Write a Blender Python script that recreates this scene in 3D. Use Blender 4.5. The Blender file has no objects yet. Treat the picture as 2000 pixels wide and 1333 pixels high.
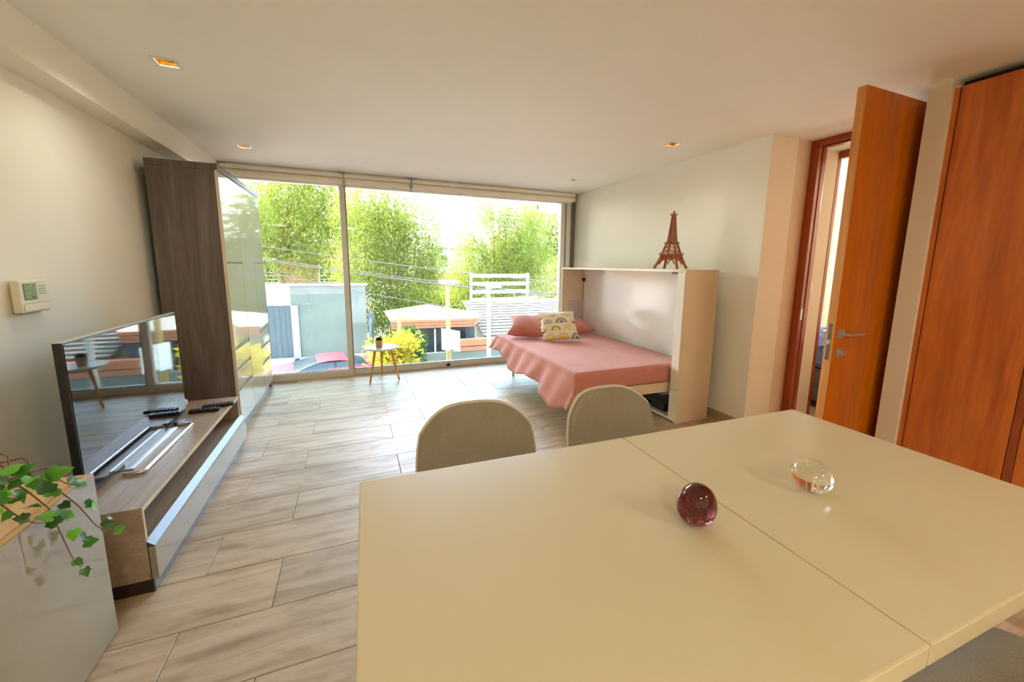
import bpy, bmesh, math, random
import numpy as np
from mathutils import Vector, Matrix, Euler

random.seed(7); RNG = np.random.default_rng(11)
SC = bpy.context.scene
COL = SC.collection
PI = math.pi

# ------------------------------------------------------------------ camera
F_PX, YAW, PITCH, ROLL, PPX, PPY, CAM_H = 777.2, .385746, .152666, .0111424, 1007.3, 638.3, 1.36
_f = Vector((math.sin(YAW)*math.cos(PITCH), math.cos(YAW)*math.cos(PITCH), -math.sin(PITCH)))
_r = Vector((math.cos(YAW), -math.sin(YAW), 0)); _u = _r.cross(_f)
_r2 = math.cos(ROLL)*_r + math.sin(ROLL)*_u
_u2 = -math.sin(ROLL)*_r + math.cos(ROLL)*_u
CAM = Vector((0, 0, CAM_H))
cd = bpy.data.cameras.new('camera'); cam = bpy.data.objects.new('camera', cd); COL.objects.link(cam)
cd.sensor_width = 36; cd.sensor_fit = 'HORIZONTAL'; cd.lens = F_PX/2000*36
cd.shift_x = (1000-PPX)/2000; cd.shift_y = (PPY-666.5)/2000
cd.clip_start = .02; cd.clip_end = 500
M4 = Matrix.Identity(4)
for i in range(3):
    M4[i][0] = _r2[i]; M4[i][1] = _u2[i]; M4[i][2] = -_f[i]; M4[i][3] = CAM[i]
cam.matrix_world = M4
SC.camera = cam
def ray(px, py):
    return _r2*((px-PPX)/F_PX) - _u2*((py-PPY)/F_PX) + _f
def on(axis, val, px, py):
    d = ray(px, py); return CAM + d*((val-CAM[axis])/d[axis])
def atX(v, px, py): return on(0, v, px, py)
def atY(v, px, py): return on(1, v, px, py)
def atZ(v, px, py): return on(2, v, px, py)

# ------------------------------------------------------------------ world, sun, exposure
SUN_EL, SUN_AZ = math.radians(57), math.radians(300)      # azimuth: direction the sun stands in, from +Y clockwise
w = bpy.data.worlds.new('world'); SC.world = w; w.use_nodes = True
nt = w.node_tree; bg = nt.nodes['Background']
sky = nt.nodes.new('ShaderNodeTexSky'); sky.sky_type = 'NISHITA'; sky.sun_disc = False
sky.sun_elevation = SUN_EL; sky.sun_rotation = SUN_AZ; sky.air_density = 1.0; sky.dust_density = 5.0; sky.ozone_density = 1.0
nt.links.new(sky.outputs[0], bg.inputs[0]); bg.inputs[1].default_value = 2.3
sd = bpy.data.lights.new('sun', 'SUN'); sd.energy = 1.2; sd.angle = math.radians(.8); sd.color = (1, .95, .86)
so = bpy.data.objects.new('sun', sd); COL.objects.link(so)
sdir = Vector((math.sin(SUN_AZ)*math.cos(SUN_EL), math.cos(SUN_AZ)*math.cos(SUN_EL), math.sin(SUN_EL)))
so.rotation_euler = sdir.to_track_quat('Z', 'Y').to_euler(); so.location = (0, -10, 30)
SC.view_settings.view_transform = 'Standard'; SC.view_settings.look = 'None'
SC.view_settings.exposure = 1.6; SC.view_settings.gamma = 1.0; SC.view_settings.use_curve_mapping = False
SC.cycles.use_denoising = True
SC.cycles.max_bounces = 12; SC.cycles.diffuse_bounces = 6; SC.cycles.transparent_max_bounces = 24
SC.cycles.transmission_bounces = 10; SC.cycles.sample_clamp_indirect = 6
LAMP_W = 3.2; FILL_W = 12.5; LAMP_COL = (1.0, .95, .80)

# ------------------------------------------------------------------ materials
def srgb(r, g, b):
    return tuple(((c/255)/12.92 if c/255 <= .04045 else ((c/255+.055)/1.055)**2.4) for c in (r, g, b)) + (1,)
MATS = {}
class NB:
    def __init__(s, name):
        s.m = bpy.data.materials.new(name); s.m.use_nodes = True; s.t = s.m.node_tree
        s.b = s.t.nodes['Principled BSDF']; s.out = s.t.nodes['Material Output']; MATS[name] = s.m
    def n(s, ty, **kw):
        nd = s.t.nodes.new(ty)
        for k, v in kw.items():
            if k.startswith('_'): setattr(nd, k[1:], v)
            else: nd.inputs[k.replace('~', ' ')].default_value = v
        return nd
    def l(s, a, b): s.t.links.new(a, b)
    def coords(s, scale=(1, 1, 1), kind='Object', loc=None):
        tc = s.n('ShaderNodeTexCoord'); mp = s.n('ShaderNodeMapping'); mp.inputs['Scale'].default_value = scale
        s.l(tc.outputs[kind], mp.inputs['Vector'])
        if loc: s.l(loc, mp.inputs['Location'])
        return mp.outputs[0]
    def ramp(s, fac, stops, interp='LINEAR'):
        r = s.n('ShaderNodeValToRGB'); r.color_ramp.interpolation = interp
        e = r.color_ramp.elements
        while len(e) < len(stops): e.new(.5)
        for el, (p, c) in zip(e, stops): el.position = p; el.color = c
        s.l(fac, r.inputs[0]); return r.outputs[0]
    def math(s, op, a, b=None, c=None):
        m = s.n('ShaderNodeMath', _operation=op)
        for i, v in enumerate((a, b, c)):
            if v is None: continue
            if hasattr(v, 'links'): s.l(v, m.inputs[i])
            else: m.inputs[i].default_value = v
        return m.outputs[0]
    def mix(s, fac, a, b, mode='MIX'):
        m = s.n('ShaderNodeMix', _data_type='RGBA', _blend_type=mode)
        for i, v in ((0, fac), (6, a), (7, b)):
            if hasattr(v, 'links'): s.l(v, m.inputs[i])
            else: m.inputs[i].default_value = v
        return m.outputs[2]
    def bump(s, h, strength=.1, dist=.01):
        b = s.n('ShaderNodeBump'); b.inputs['Strength'].default_value = strength; b.inputs['Distance'].default_value = dist
        s.l(h, b.inputs['Height']); s.l(b.outputs[0], s.b.inputs['Normal'])

def plain(name, c, rough=.5, metal=0, coat=0, spec=.5, var=.04, scale=6, bump=0, sheen=0, aniso=(1, 1, 1)):
    k = NB(name); k.b.inputs['Roughness'].default_value = rough; k.b.inputs['Metallic'].default_value = metal
    k.b.inputs['Coat Weight'].default_value = coat; k.b.inputs['Coat Roughness'].default_value = .03
    k.b.inputs['Specular IOR Level'].default_value = spec; k.b.inputs['Sheen Weight'].default_value = sheen
    no = k.n('ShaderNodeTexNoise', Scale=scale, Detail=4.0); k.l(k.coords(aniso), no.inputs['Vector'])
    a = tuple(x*(1-var) for x in c[:3])+(1,); b = tuple(min(1, x*(1+var)) for x in c[:3])+(1,)
    k.l(k.ramp(no.outputs[0], [(.3, a), (.7, b)]), k.b.inputs['Base Color'])
    if bump: k.bump(no.outputs[0], bump, .004)
    return k.m
def wood(name, c1, c2, c3, scale=(1, 1, 1), rough=.4, coat=0., dist=2.2):
    """grain stretched along the axis that has the small scale value"""
    k = NB(name); v = k.coords(scale)
    n1 = k.n('ShaderNodeTexNoise', Scale=1.6, Detail=6.0, Roughness=.62, Distortion=dist); k.l(v, n1.inputs['Vector'])
    n2 = k.n('ShaderNodeTexNoise', Scale=14., Detail=3.0); k.l(v, n2.inputs['Vector'])
    col = k.ramp(n1.outputs[0], [(.28, c1), (.5, c2), (.74, c3)])
    col = k.mix(.35, col, k.ramp(n2.outputs[0], [(.3, (.55, .55, .55, 1)), (.75, (1.2, 1.2, 1.2, 1))]), 'MULTIPLY')
    k.l(col, k.b.inputs['Base Color']); k.b.inputs['Roughness'].default_value = rough
    k.b.inputs['Coat Weight'].default_value = coat; k.b.inputs['Coat Roughness'].default_value = .12
    k.bump(n2.outputs[0], .06, .002); return k.m

plain('ceiling_paint', srgb(238, 238, 228), .85, var=.012, scale=2.5)
plain('wall_paint', srgb(237, 235, 220), .8, var=.015, scale=2.0)
plain('wall_warm', srgb(222, 208, 184), .8, var=.015, scale=2.0)
plain('table_lacquer', srgb(208, 194, 158), .30, coat=.0, spec=.35, var=.015, scale=3)
plain('table_edge', srgb(206, 194, 164), .3, var=.02)
plain('white_gloss', srgb(236, 234, 230), .10, coat=.0, spec=.45, var=.01)
plain('cab_beige', srgb(212, 196, 166), .28, coat=.25, var=.02)
plain('cab_white', srgb(236, 230, 216), .12, coat=.7, var=.01)
plain('grey_lilac', srgb(190, 182, 184), .5)
plain('lacquer_front', srgb(200, 198, 180), .05, coat=.25, var=.015, scale=2)
plain('lacquer_greige', srgb(148, 138, 112), .07, coat=.4, var=.02, scale=2)
plain('grip_alu', srgb(92, 98, 100), .4, metal=.5)
plain('groove_grey', srgb(128, 134, 132), .35, metal=.6)
plain('plinth_dark', srgb(52, 40, 32), .35)
plain('plinth_grey', srgb(120, 120, 118), .22, metal=.5)
plain('alu', srgb(214, 210, 198), .4, metal=.1, var=.02)
plain('alu_dark', srgb(120, 118, 112), .4, metal=.5)
plain('blind_fabric', srgb(244, 238, 222), .8, bump=.1, scale=60)
plain('black_plastic', srgb(20, 20, 22), .35)
plain('tv_screen', (.004, .0045, .005, 1), .035, coat=.6, spec=.6)
plain('chrome', srgb(225, 225, 222), .12, metal=1)
plain('steel', srgb(206, 202, 194), .34, metal=.75)
plain('gold_reflector', srgb(236, 190, 96), .22, metal=1)
plain('plastic_white', srgb(228, 226, 216), .4)
plain('plastic_cream', srgb(226, 220, 190), .45)
plain('terracotta', srgb(186, 150, 118), .7)
plain('soil', srgb(60, 44, 32), .95, scale=60, var=.3)
plain('button_grey', srgb(92, 92, 96), .5)
plain('chair_piping', srgb(206, 194, 168), .8)
plain('lcd_frame', srgb(96, 104, 78), .3)
plain('asphalt', srgb(110, 108, 104), .9, scale=20, var=.1)
plain('pavement', srgb(140, 134, 126), .9, scale=8, var=.1)
plain('render_white', srgb(128, 125, 119), .9, scale=1.2, var=.07)
plain('render_grey', srgb(88, 92, 84), .9, scale=1.2, var=.1)
plain('gate_slate', srgb(52, 62, 68), .5, var=.08, scale=8)
plain('car_red', srgb(170, 26, 40), .45, spec=.25)
plain('car_glass', srgb(30, 40, 46), .18, spec=.3)
plain('rubber', srgb(26, 26, 26), .8)
plain('roof_pale', srgb(112, 106, 99), .8, scale=5, var=.06)
plain('fascia_brown', srgb(140, 86, 56), .6, scale=5, var=.1)
plain('brick_pink', srgb(150, 100, 80), .9, scale=3, var=.12)
plain('roof_slate', srgb(150, 166, 180), .6)
plain('pole_cream', srgb(130, 108, 62), .7)
plain('pole_white', srgb(140, 137, 130), .6)
plain('cable', srgb(60, 56, 54), .6)
plain('bark', srgb(120, 96, 76), .95, scale=12, var=.25)
plain('ivy_stem', srgb(112, 76, 40), .7)
plain('shadow_gap', srgb(44, 34, 24), .8)
plain('seam_brown', srgb(58, 22, 8), .6)
plain('linen_blue', srgb(92, 110, 150), .9, scale=14, var=.4, aniso=(1, 1, 5))
plain('linen_grey', srgb(96, 92, 84), .9, scale=14, var=.3)
plain('stool_top', srgb(226, 226, 222), .3, coat=.4)
wood('oak_light', srgb(206, 140, 62), srgb(222, 160, 80), srgb(234, 178, 100), (6, 6, .8), .45)
wood('wardrobe_wood', srgb(80, 68, 62), srgb(100, 87, 80), srgb(122, 108, 100), (7, 7, .55), .5, dist=1.2)
wood('console_wood', srgb(146, 126, 104), srgb(164, 143, 119), srgb(178, 158, 134), (9, .8, 9), .42, dist=1.0)
wood('sideboard_wood', srgb(196, 150, 92), srgb(212, 170, 112), srgb(224, 186, 132), (9, .8, 9), .4, dist=1.0)
wood('door_wood', srgb(172, 84, 0), srgb(194, 102, 0), srgb(210, 118, 3), (4, 4, .42), .38, coat=.06, dist=1.4)
wood('door_edge_wood', srgb(190, 120, 48), srgb(206, 138, 62), srgb(220, 154, 80), (6, 6, .4), .45)
wood('closet_wood', srgb(172, 80, 16), srgb(198, 104, 30), srgb(216, 124, 44), (4, 3.4, .38), .34, coat=.15, dist=1.8)
wood('frame_wood', srgb(132, 52, 12), srgb(156, 68, 18), srgb(176, 84, 28), (7, 7, .5), .3, coat=.3)
wood('tower_wood', srgb(140, 70, 26), srgb(168, 92, 40), srgb(190, 112, 56), (20, 20, 6), .5)

def mk_fabric(name, c, scale=420, strength=.5, var=.16, sheen=.25):
    k = NB(name); v = k.coords()
    n1 = k.n('ShaderNodeTexNoise', Scale=float(scale), Detail=2.0); k.l(v, n1.inputs['Vector'])
    n2 = k.n('ShaderNodeTexNoise', Scale=9.0, Detail=4.0); k.l(v, n2.inputs['Vector'])
    d = tuple(x*(1-var) for x in c[:3])+(1,); e = tuple(min(1, x*(1+var)) for x in c[:3])+(1,)
    col = k.ramp(n1.outputs[0], [(.3, d), (.7, e)])
    col = k.mix(.3, col, k.ramp(n2.outputs[0], [(.3, (.8, .8, .8, 1)), (.7, (1.15, 1.15, 1.15, 1))]), 'MULTIPLY')
    k.l(col, k.b.inputs['Base Color']); k.b.inputs['Roughness'].default_value = .95
    k.b.inputs['Specular IOR Level'].default_value = .15; k.b.inputs['Sheen Weight'].default_value = sheen
    k.bump(n1.outputs[0], strength, .002)
mk_fabric('chair_fabric', srgb(146, 137, 118), 300)
mk_fabric('blanket_pink', srgb(198, 132, 118), 260, .4, .07)
mk_fabric('blanket_back', srgb(214, 190, 150), 200, .4, .1)
mk_fabric('pillow_pink', srgb(208, 136, 122), 260, .3, .06)
mk_fabric('mattress_white', srgb(226, 220, 206), 260, .3, .05)

def mk_plank():
    k = NB('floor_plank'); oi = k.n('ShaderNodeObjectInfo')
    off = k.math('MULTIPLY', oi.outputs['Random'], 37.0)
    cmb = k.n('ShaderNodeCombineXYZ'); k.l(off, cmb.inputs[0]); k.l(off, cmb.inputs[1])
    v = k.coords((1.5, 11, 4), loc=cmb.outputs[0])
    n1 = k.n('ShaderNodeTexNoise', Scale=1.4, Detail=7.0, Roughness=.6, Distortion=.8); k.l(v, n1.inputs['Vector'])
    v2 = k.coords((2.2, 5, 2), loc=cmb.outputs[0])
    n2 = k.n('ShaderNodeTexNoise', Scale=2.2, Detail=4.0, Roughness=.55); k.l(v2, n2.inputs['Vector'])
    col = k.ramp(n1.outputs[0], [(.2, srgb(132, 112, 90)), (.42, srgb(172, 151, 124)), (.6, srgb(190, 170, 143)), (.82, srgb(204, 187, 162))])
    stain = k.ramp(n2.outputs[0], [(.30, (.66, .62, .57, 1)), (.46, (1, 1, 1, 1))])
    col = k.mix(.7, col, stain, 'MULTIPLY')
    tone = k.ramp(oi.outputs['Random'], [(0, (.86, .85, .84, 1)), (.5, (1, 1, 1, 1)), (1, (1.07, 1.05, 1.02, 1))])
    col = k.mix(1.0, col, tone, 'MULTIPLY')
    k.l(col, k.b.inputs['Base Color']); k.l(k.ramp(n1.outputs[0], [(.3, (.5,)*3+(1,)), (.7, (.38,)*3+(1,))]), k.b.inputs['Roughness'])
    k.b.inputs['Specular IOR Level'].default_value = .4
    k.bump(n1.outputs[0], .05, .002)
mk_plank()
plain('grout', srgb(126, 108, 88), .85)
plain('tile_edge', srgb(178, 150, 116), .5)

def mk_pane(name, tint, ior=1.45, extra=0.):
    k = NB(name); k.t.nodes.remove(k.b)
    tr = k.n('ShaderNodeBsdfTransparent'); tr.inputs[0].default_value = tint
    gl = k.n('ShaderNodeBsdfGlossy'); gl.inputs['Roughness'].default_value = .01
    fr = k.n('ShaderNodeFresnel'); fr.inputs[0].default_value = ior
    ms = k.n('ShaderNodeMixShader')
    if extra: k.l(k.math('ADD', fr.outputs[0], extra), ms.inputs[0])
    else: k.l(fr.outputs[0], ms.inputs[0])
    k.l(tr.outputs[0], ms.inputs[1]); k.l(gl.outputs[0], ms.inputs[2]); k.l(ms.outputs[0], k.out.inputs[0])
mk_pane('window_glass', (.95, .97, .95, 1))
mk_pane('guard_glass', (.86, .92, .90, 1), 1.35)

def mk_solid_glass(name, c, dens):
    k = NB(name); k.b.inputs['Base Color'].default_value = c; k.b.inputs['Transmission Weight'].default_value = 1
    k.b.inputs['Roughness'].default_value = 0; k.b.inputs['IOR'].default_value = 1.5
    if dens:
        va = k.n('ShaderNodeVolumeAbsorption'); va.inputs['Color'].default_value = dens[0]; va.inputs['Density'].default_value = dens[1]
        k.l(va.outputs[0], k.out.inputs['Volume'])
mk_solid_glass('glass_clear', (.97, 1, .94, 1), None)
mk_solid_glass('glass_plum', (1, .70, .76, 1), ((.50, .05, .13, 1), 40.))
mk_solid_glass('glass_bubble', (1, 1, 1, 1), None)

def mk_leaf(name, c1, c2, trans=.45):
    k = NB(name); k.t.nodes.remove(k.b)
    n = k.n('ShaderNodeTexNoise', Scale=.9, Detail=3.0); k.l(k.coords(), n.inputs['Vector'])
    n2 = k.n('ShaderNodeTexNoise', Scale=9., Detail=2.0); k.l(k.coords(), n2.inputs['Vector'])
    f = k.math('ADD', k.math('MULTIPLY', n.outputs[0], .6), k.math('MULTIPLY', n2.outputs[0], .4))
    col = k.ramp(f, [(.32, c1), (.66, c2)])
    d = k.n('ShaderNodeBsdfDiffuse'); t = k.n('ShaderNodeBsdfTranslucent'); m = k.n('ShaderNodeMixShader'); m.inputs[0].default_value = trans
    k.l(col, d.inputs[0]); k.l(col, t.inputs[0]); k.l(d.outputs[0], m.inputs[1]); k.l(t.outputs[0], m.inputs[2]); k.l(m.outputs[0], k.out.inputs[0])
mk_leaf('leaf_pepper', srgb(72, 92, 30), srgb(124, 134, 62))
mk_leaf('leaf_olive', srgb(82, 94, 48), srgb(124, 130, 78))
mk_leaf('leaf_yellow', srgb(140, 126, 28), srgb(176, 160, 60))
mk_leaf('leaf_green', srgb(32, 62, 28), srgb(70, 96, 46))
mk_leaf('leaf_rust', srgb(116, 82, 66), srgb(148, 114, 88))
mk_leaf('blossom', srgb(190, 60, 96), srgb(220, 110, 130))
def mk_ivy():
    k = NB('ivy_leaf'); oi = k.n('ShaderNodeObjectInfo')
    col = k.ramp(oi.outputs['Random'], [(0, srgb(34, 84, 22)), (.55, srgb(62, 130, 34)), (1, srgb(110, 190, 50))])
    n = k.n('ShaderNodeTexNoise', Scale=50., Detail=3.0); k.l(k.coords(), n.inputs['Vector'])
    col = k.mix(.4, col, k.ramp(n.outputs[0], [(.35, (.6, .7, .5, 1)), (.65, (1.15, 1.1, 1.05, 1))]), 'MULTIPLY')
    k.l(col, k.b.inputs['Base Color']); k.b.inputs['Roughness'].default_value = .35
    k.b.inputs['Subsurface Weight'].default_value = 0
mk_ivy()
def mk_emit(name, c, s):
    k = NB(name); k.t.nodes.remove(k.b); e = k.n('ShaderNodeEmission'); e.inputs[0].default_value = c; e.inputs[1].default_value = s
    k.l(e.outputs[0], k.out.inputs[0])
mk_emit('lamp_glow', (1, .74, .34, 1), 2.0)
mk_emit('fill_glow', (1, .8, .5, 1), 1.5)
def mk_cushion():
    k = NB('cushion_rainbow'); tc = k.n('ShaderNodeTexCoord'); sp = k.n('ShaderNodeSeparateXYZ'); k.l(tc.outputs['UV'], sp.inputs[0])
    U = k.math('MULTIPLY', sp.outputs[0], 2.7); V = k.math('MULTIPLY', sp.outputs[1], 4.2)
    row = k.math('FLOOR', V); par = k.math('MULTIPLY', k.math('MODULO', row, 2.0), .5)
    cu = k.math('ADD', U, par); cell = k.math('FLOOR', cu)
    fu = k.math('SUBTRACT', k.math('SUBTRACT', cu, cell), .5); fv = k.math('SUBTRACT', k.math('SUBTRACT', V, row), .06)
    fv = k.math('MULTIPLY', fv, .62)
    r = k.math('SQRT', k.math('ADD', k.math('MULTIPLY', fu, fu), k.math('MULTIPLY', fv, fv)))
    cmb = k.n('ShaderNodeCombineXYZ'); k.l(cell, cmb.inputs[0]); k.l(row, cmb.inputs[1])
    wn = k.n('ShaderNodeTexWhiteNoise', _noise_dimensions='3D'); k.l(cmb.outputs[0], wn.inputs['Vector'])
    pal = lambda sh: k.ramp(k.math('FRACT', k.math('ADD', wn.outputs['Value'], sh)), [(0, srgb(86, 66, 60)), (.2, srgb(236, 206, 60)), (.4, srgb(92, 104, 60)), (.55, srgb(214, 206, 120)), (.7, srgb(120, 128, 130)), (.85, srgb(196, 178, 150))], 'CONSTANT')
    cream = srgb(238, 228, 204)
    def band(a, b): return k.math('MULTIPLY', k.math('GREATER_THAN', r, a), k.math('LESS_THAN', r, b))
    col = k.mix(band(.36, .42), cream, pal(.0)); col = k.mix(band(.24, .31), col, pal(.37)); col = k.mix(band(-1, .17), col, pal(.62))
    k.l(col, k.b.inputs['Base Color']); k.b.inputs['Roughness'].default_value = .9
mk_cushion()
def mk_lcd():
    k = NB('lcd'); n = k.n('ShaderNodeTexNoise', Scale=60., Detail=2.0); k.l(k.coords((1, 1, 3)), n.inputs['Vector'])
    k.l(k.ramp(n.outputs[0], [(.4, srgb(96, 124, 58)), (.55, srgb(140, 164, 80))]), k.b.inputs['Base Color']); k.b.inputs['Roughness'].default_value = .25
mk_lcd()
def mk_corrugated():
    k = NB('corrugated'); wv = k.n('ShaderNodeTexWave', Scale=2.2); wv.bands_direction = 'Z'; k.l(k.coords((0, 1, 3)), wv.inputs['Vector'])
    k.l(k.ramp(wv.outputs[0], [(.3, srgb(206, 198, 186)), (.6, srgb(244, 240, 232))]), k.b.inputs['Base Color']); k.b.inputs['Roughness'].default_value = .8
mk_corrugated()

# ------------------------------------------------------------------ mesh helpers
BASE = {}
class MB:
    def __init__(s): s.bm = bmesh.new()
    def box(s, x0, x1, y0, y1, z0, z1, bev=0, seg=2):
        b2 = bmesh.new(); bmesh.ops.create_cube(b2, size=1)
        for v in b2.verts:
            v.co = Vector(((x0+x1)/2+v.co.x*(x1-x0), (y0+y1)/2+v.co.y*(y1-y0), (z0+z1)/2+v.co.z*(z1-z0)))
        if bev: bmesh.ops.bevel(b2, geom=list(b2.edges), offset=bev, segments=seg, affect='EDGES', profile=.6)
        return s.merge(b2)
    def merge(s, b2, mat=None):
        me = bpy.data.meshes.new('tmp'); b2.to_mesh(me); b2.free()
        if mat is not None: me.transform(mat)
        s.bm.from_mesh(me); bpy.data.meshes.remove(me); return s
    def tube(s, pts, r, n=8, cap=True):
        pts = [Vector(p) for p in pts]; rr = r if isinstance(r, (list, tuple)) else [r]*len(pts)
        rings = []; prev = None
        for i, p in enumerate(pts):
            t = (pts[min(i+1, len(pts)-1)]-pts[max(i-1, 0)]).normalized()
            a = prev if prev is not None else (Vector((0, 0, 1)) if abs(t.z) < .9 else Vector((1, 0, 0)))
            u = (a-t*a.dot(t)).normalized(); prev = u; v = t.cross(u)
            rings.append([s.bm.verts.new(p+(u*math.cos(2*PI*k/n)+v*math.sin(2*PI*k/n))*rr[i]) for k in range(n)])
        for a, b in zip(rings, rings[1:]):
            for k in range(n): s.bm.faces.new((a[k], a[(k+1) % n], b[(k+1) % n], b[k]))
        if cap: s.bm.faces.new(rings[0][::-1]); s.bm.faces.new(rings[-1])
        return s
    def beam(s, a, b, wx, wy):
        """square bar between two points"""
        return s.tube([a, b], max(wx, wy)*.7071, 4)
    def lathe(s, prof, c=(0, 0, 0), n=28):
        c = Vector(c); rings = []
        for r, z in prof:
            if r < 1e-5: rings.append([s.bm.verts.new(c+Vector((0, 0, z)))])
            else: rings.append([s.bm.verts.new(c+Vector((r*math.cos(2*PI*k/n), r*math.sin(2*PI*k/n), z))) for k in range(n)])
        for a, b in zip(rings, rings[1:]):
            for k in range(n):
                k2 = (k+1) % n
                f = [a[k % len(a)], a[k2 % len(a)], b[k2 % len(b)], b[k % len(b)]]
                f = list(dict.fromkeys(f))
                if len(f) > 2: s.bm.faces.new(f)
        return s
    def poly(s, pts):
        s.bm.faces.new([s.bm.verts.new(Vector(p)) for p in pts]); return s
    def prism(s, pts, d):
        d = Vector(d); a = [s.bm.verts.new(Vector(p)) for p in pts]; b = [s.bm.verts.new(Vector(p)+d) for p in pts]
        n = len(a); s.bm.faces.new(a); s.bm.faces.new(b[::-1])
        for i in range(n): s.bm.faces.new((a[i], b[i], b[(i+1) % n], a[(i+1) % n]))
        return s
    def grid(s, fn, nu, nv, uv=False, close_u=False):
        vs = [[s.bm.verts.new(Vector(fn(i/(nu-1), j/(nv-1)))) for j in range(nv)] for i in range(nu)]
        lay = s.bm.loops.layers.uv.verify() if uv else None
        for i in range(nu-1):
            for j in range(nv-1):
                f = s.bm.faces.new((vs[i][j], vs[i+1][j], vs[i+1][j+1], vs[i][j+1]))
                if uv:
                    for lp, (a, b) in zip(f.loops, ((i, j), (i+1, j), (i+1, j+1), (i, j+1))): lp[lay].uv = (a/(nu-1), b/(nv-1))
        return s
    def build(s, name, mat, parent=None, smooth=False, fix=True, angle=None):
        if fix: bmesh.ops.recalc_face_normals(s.bm, faces=list(s.bm.faces))
        if parent is not None:
            off = BASE.get(parent.name)
            if off is not None and off.length > 0: bmesh.ops.translate(s.bm, verts=list(s.bm.verts), vec=-off)
        me = bpy.data.meshes.new(name); s.bm.to_mesh(me); s.bm.free()
        if smooth:
            me.polygons.foreach_set('use_smooth', [True]*len(me.polygons))
            if angle: me.set_sharp_from_angle(angle=math.radians(angle))
        me.materials.append(MATS[mat]); o = bpy.data.objects.new(name, me); COL.objects.link(o)
        if parent is not None:
            o.parent = parent; BASE[o.name] = BASE.get(parent.name, Vector())
        else: BASE[o.name] = Vector()
        return o
def tag(o, label=None, cat=None, group=None, kind=None):
    if label: o['label'] = label
    if cat: o['category'] = cat
    if group: o['group'] = group
    if kind: o['kind'] = kind
    return o
def thing(name, loc, label, cat, group=None):
    o = bpy.data.objects.new(name, None); COL.objects.link(o); o.location = loc; o.empty_display_size = .1
    BASE[o.name] = Vector(loc); return tag(o, label, cat, group)
def bx(name, mat, parent, *a, bev=0, **kw):
    o = MB().box(*a, bev=bev).build(name, mat, parent, smooth=bev >= .006, **kw)
    if bev >= .006: o.modifiers.new('wn', 'WEIGHTED_NORMAL')
    return o
def struct(o, label): return tag(o, label, kind='structure')
def copy_tree(o, parent=None):
    c = o.copy(); COL.objects.link(c)
    if parent is not None: c.parent = parent
    for ch in o.children: copy_tree(ch, c)
    return c

# ------------------------------------------------------------------ room shell
ZC = 2.373; XL = -1.36; XR = 3.02; YW = 5.16; YB = -2.7; XD = 3.48
fl = struct(bx('floor', 'grout', None, XL-.1, 6.6, YB-.1, YW+.12, -.2, -.008), 'grey brown wood look plank tile floor')
PITCH_Y, LEN, G = .2925, .8925, .0022
def plank(x0, x1, y0, y1):
    cx, cy = (x0+x1)/2, (y0+y1)/2; hx, hy = (x1-x0)/2-G/2, (y1-y0)/2-G/2
    if hx < .015 or hy < .015: return
    m = MB(); b = .0016
    lo = [(-hx, -hy, -.008), (hx, -hy, -.008), (hx, hy, -.008), (-hx, hy, -.008)]
    mi = [(a, c, -b) for a, c, _ in lo]; tp = [(-hx+b, -hy+b, 0), (hx-b, -hy+b, 0), (hx-b, hy-b, 0), (-hx+b, hy-b, 0)]
    L = [[m.bm.verts.new(p) for p in ring] for ring in (lo, mi, tp)]
    for a, c in zip(L, L[1:]):
        for i in range(4): m.bm.faces.new((a[i], a[(i+1) % 4], c[(i+1) % 4], c[i]))
    m.bm.faces.new(L[2]); o = m.build('plank', 'floor_plank', fl); o.location = (cx, cy, 0)
k0 = int(math.floor((YB-1.363)/PITCH_Y))
for k in range(k0, 14):
    y0 = max(YB, 1.363+k*PITCH_Y); y1 = min(YW, 1.363+(k+1)*PITCH_Y)
    if y1-y0 < .02: continue
    off = -.662 if k % 2 == 0 else -.365
    n0 = int(math.floor((XL-off)/LEN)); xend = 6.5 if (y1 > 1.2 and y0 < 2.6) else XD-.01
    if y0 >= 2.55: xend = XR+.05
    for n in range(n0, 12):
        a = max(XL, off+n*LEN); b_ = min(xend, off+(n+1)*LEN)
        if b_-a > .04: plank(a, b_, y0, y1)

CR = .105   # cut out half size of a downlight
LAMPS = [(-.84, 2.745), (-.84, 4.343), (2.515, 2.768), (2.475, 4.344)]
LAMPS_BEHIND = []
def slab_with_holes(x0, x1, y0, y1, z0, z1, holes, h):
    """a slab split into strips so that the lamp recesses are really open"""
    m = MB(); ys = sorted({y0, y1, *[c[1]-h for c in holes], *[c[1]+h for c in holes]})
    for a, b in zip(ys, ys[1:]):
        mid = (a+b)/2; hs = sorted(c[0] for c in holes if c[1]-h < mid < c[1]+h); x = x0
        for hx in hs: m.box(x, hx-h, a, b, z0, z1); x = hx+h
        m.box(x, x1, a, b, z0, z1)
    return m
HS = .042
ce = struct(slab_with_holes(XL, XD+.08, YB, YW+.2, ZC, ZC+.16, LAMPS+LAMPS_BEHIND, HS).build('ceiling', 'ceiling_paint'), 'white painted plaster ceiling')
struct(bx('roof_slab', 'render_white', None, XL-.2, 6.8, YB-.2, YW+.95, ZC+.17, ZC+.42), 'pale roof slab over the room with an added sun blocking eave')  # unseen eave past the window, lengthened to keep direct sun out
struct(bx('wall_left', 'wall_paint', None, XL-.15, XL, YB-.1, YW+.1, -.2, ZC+.17), 'cream painted wall behind the television')
struct(bx('trim_1', 'wall_paint', None, XL, -1.225, YB, YW+.02, 2.186, ZC), 'cream boxed beam running under the ceiling')
struct(bx('wall_right', 'wall_paint', None, XR, XR+.3, 2.26, YW+.12, -.2, ZC+.17), 'cream painted wall behind the bed cabinet')
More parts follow.
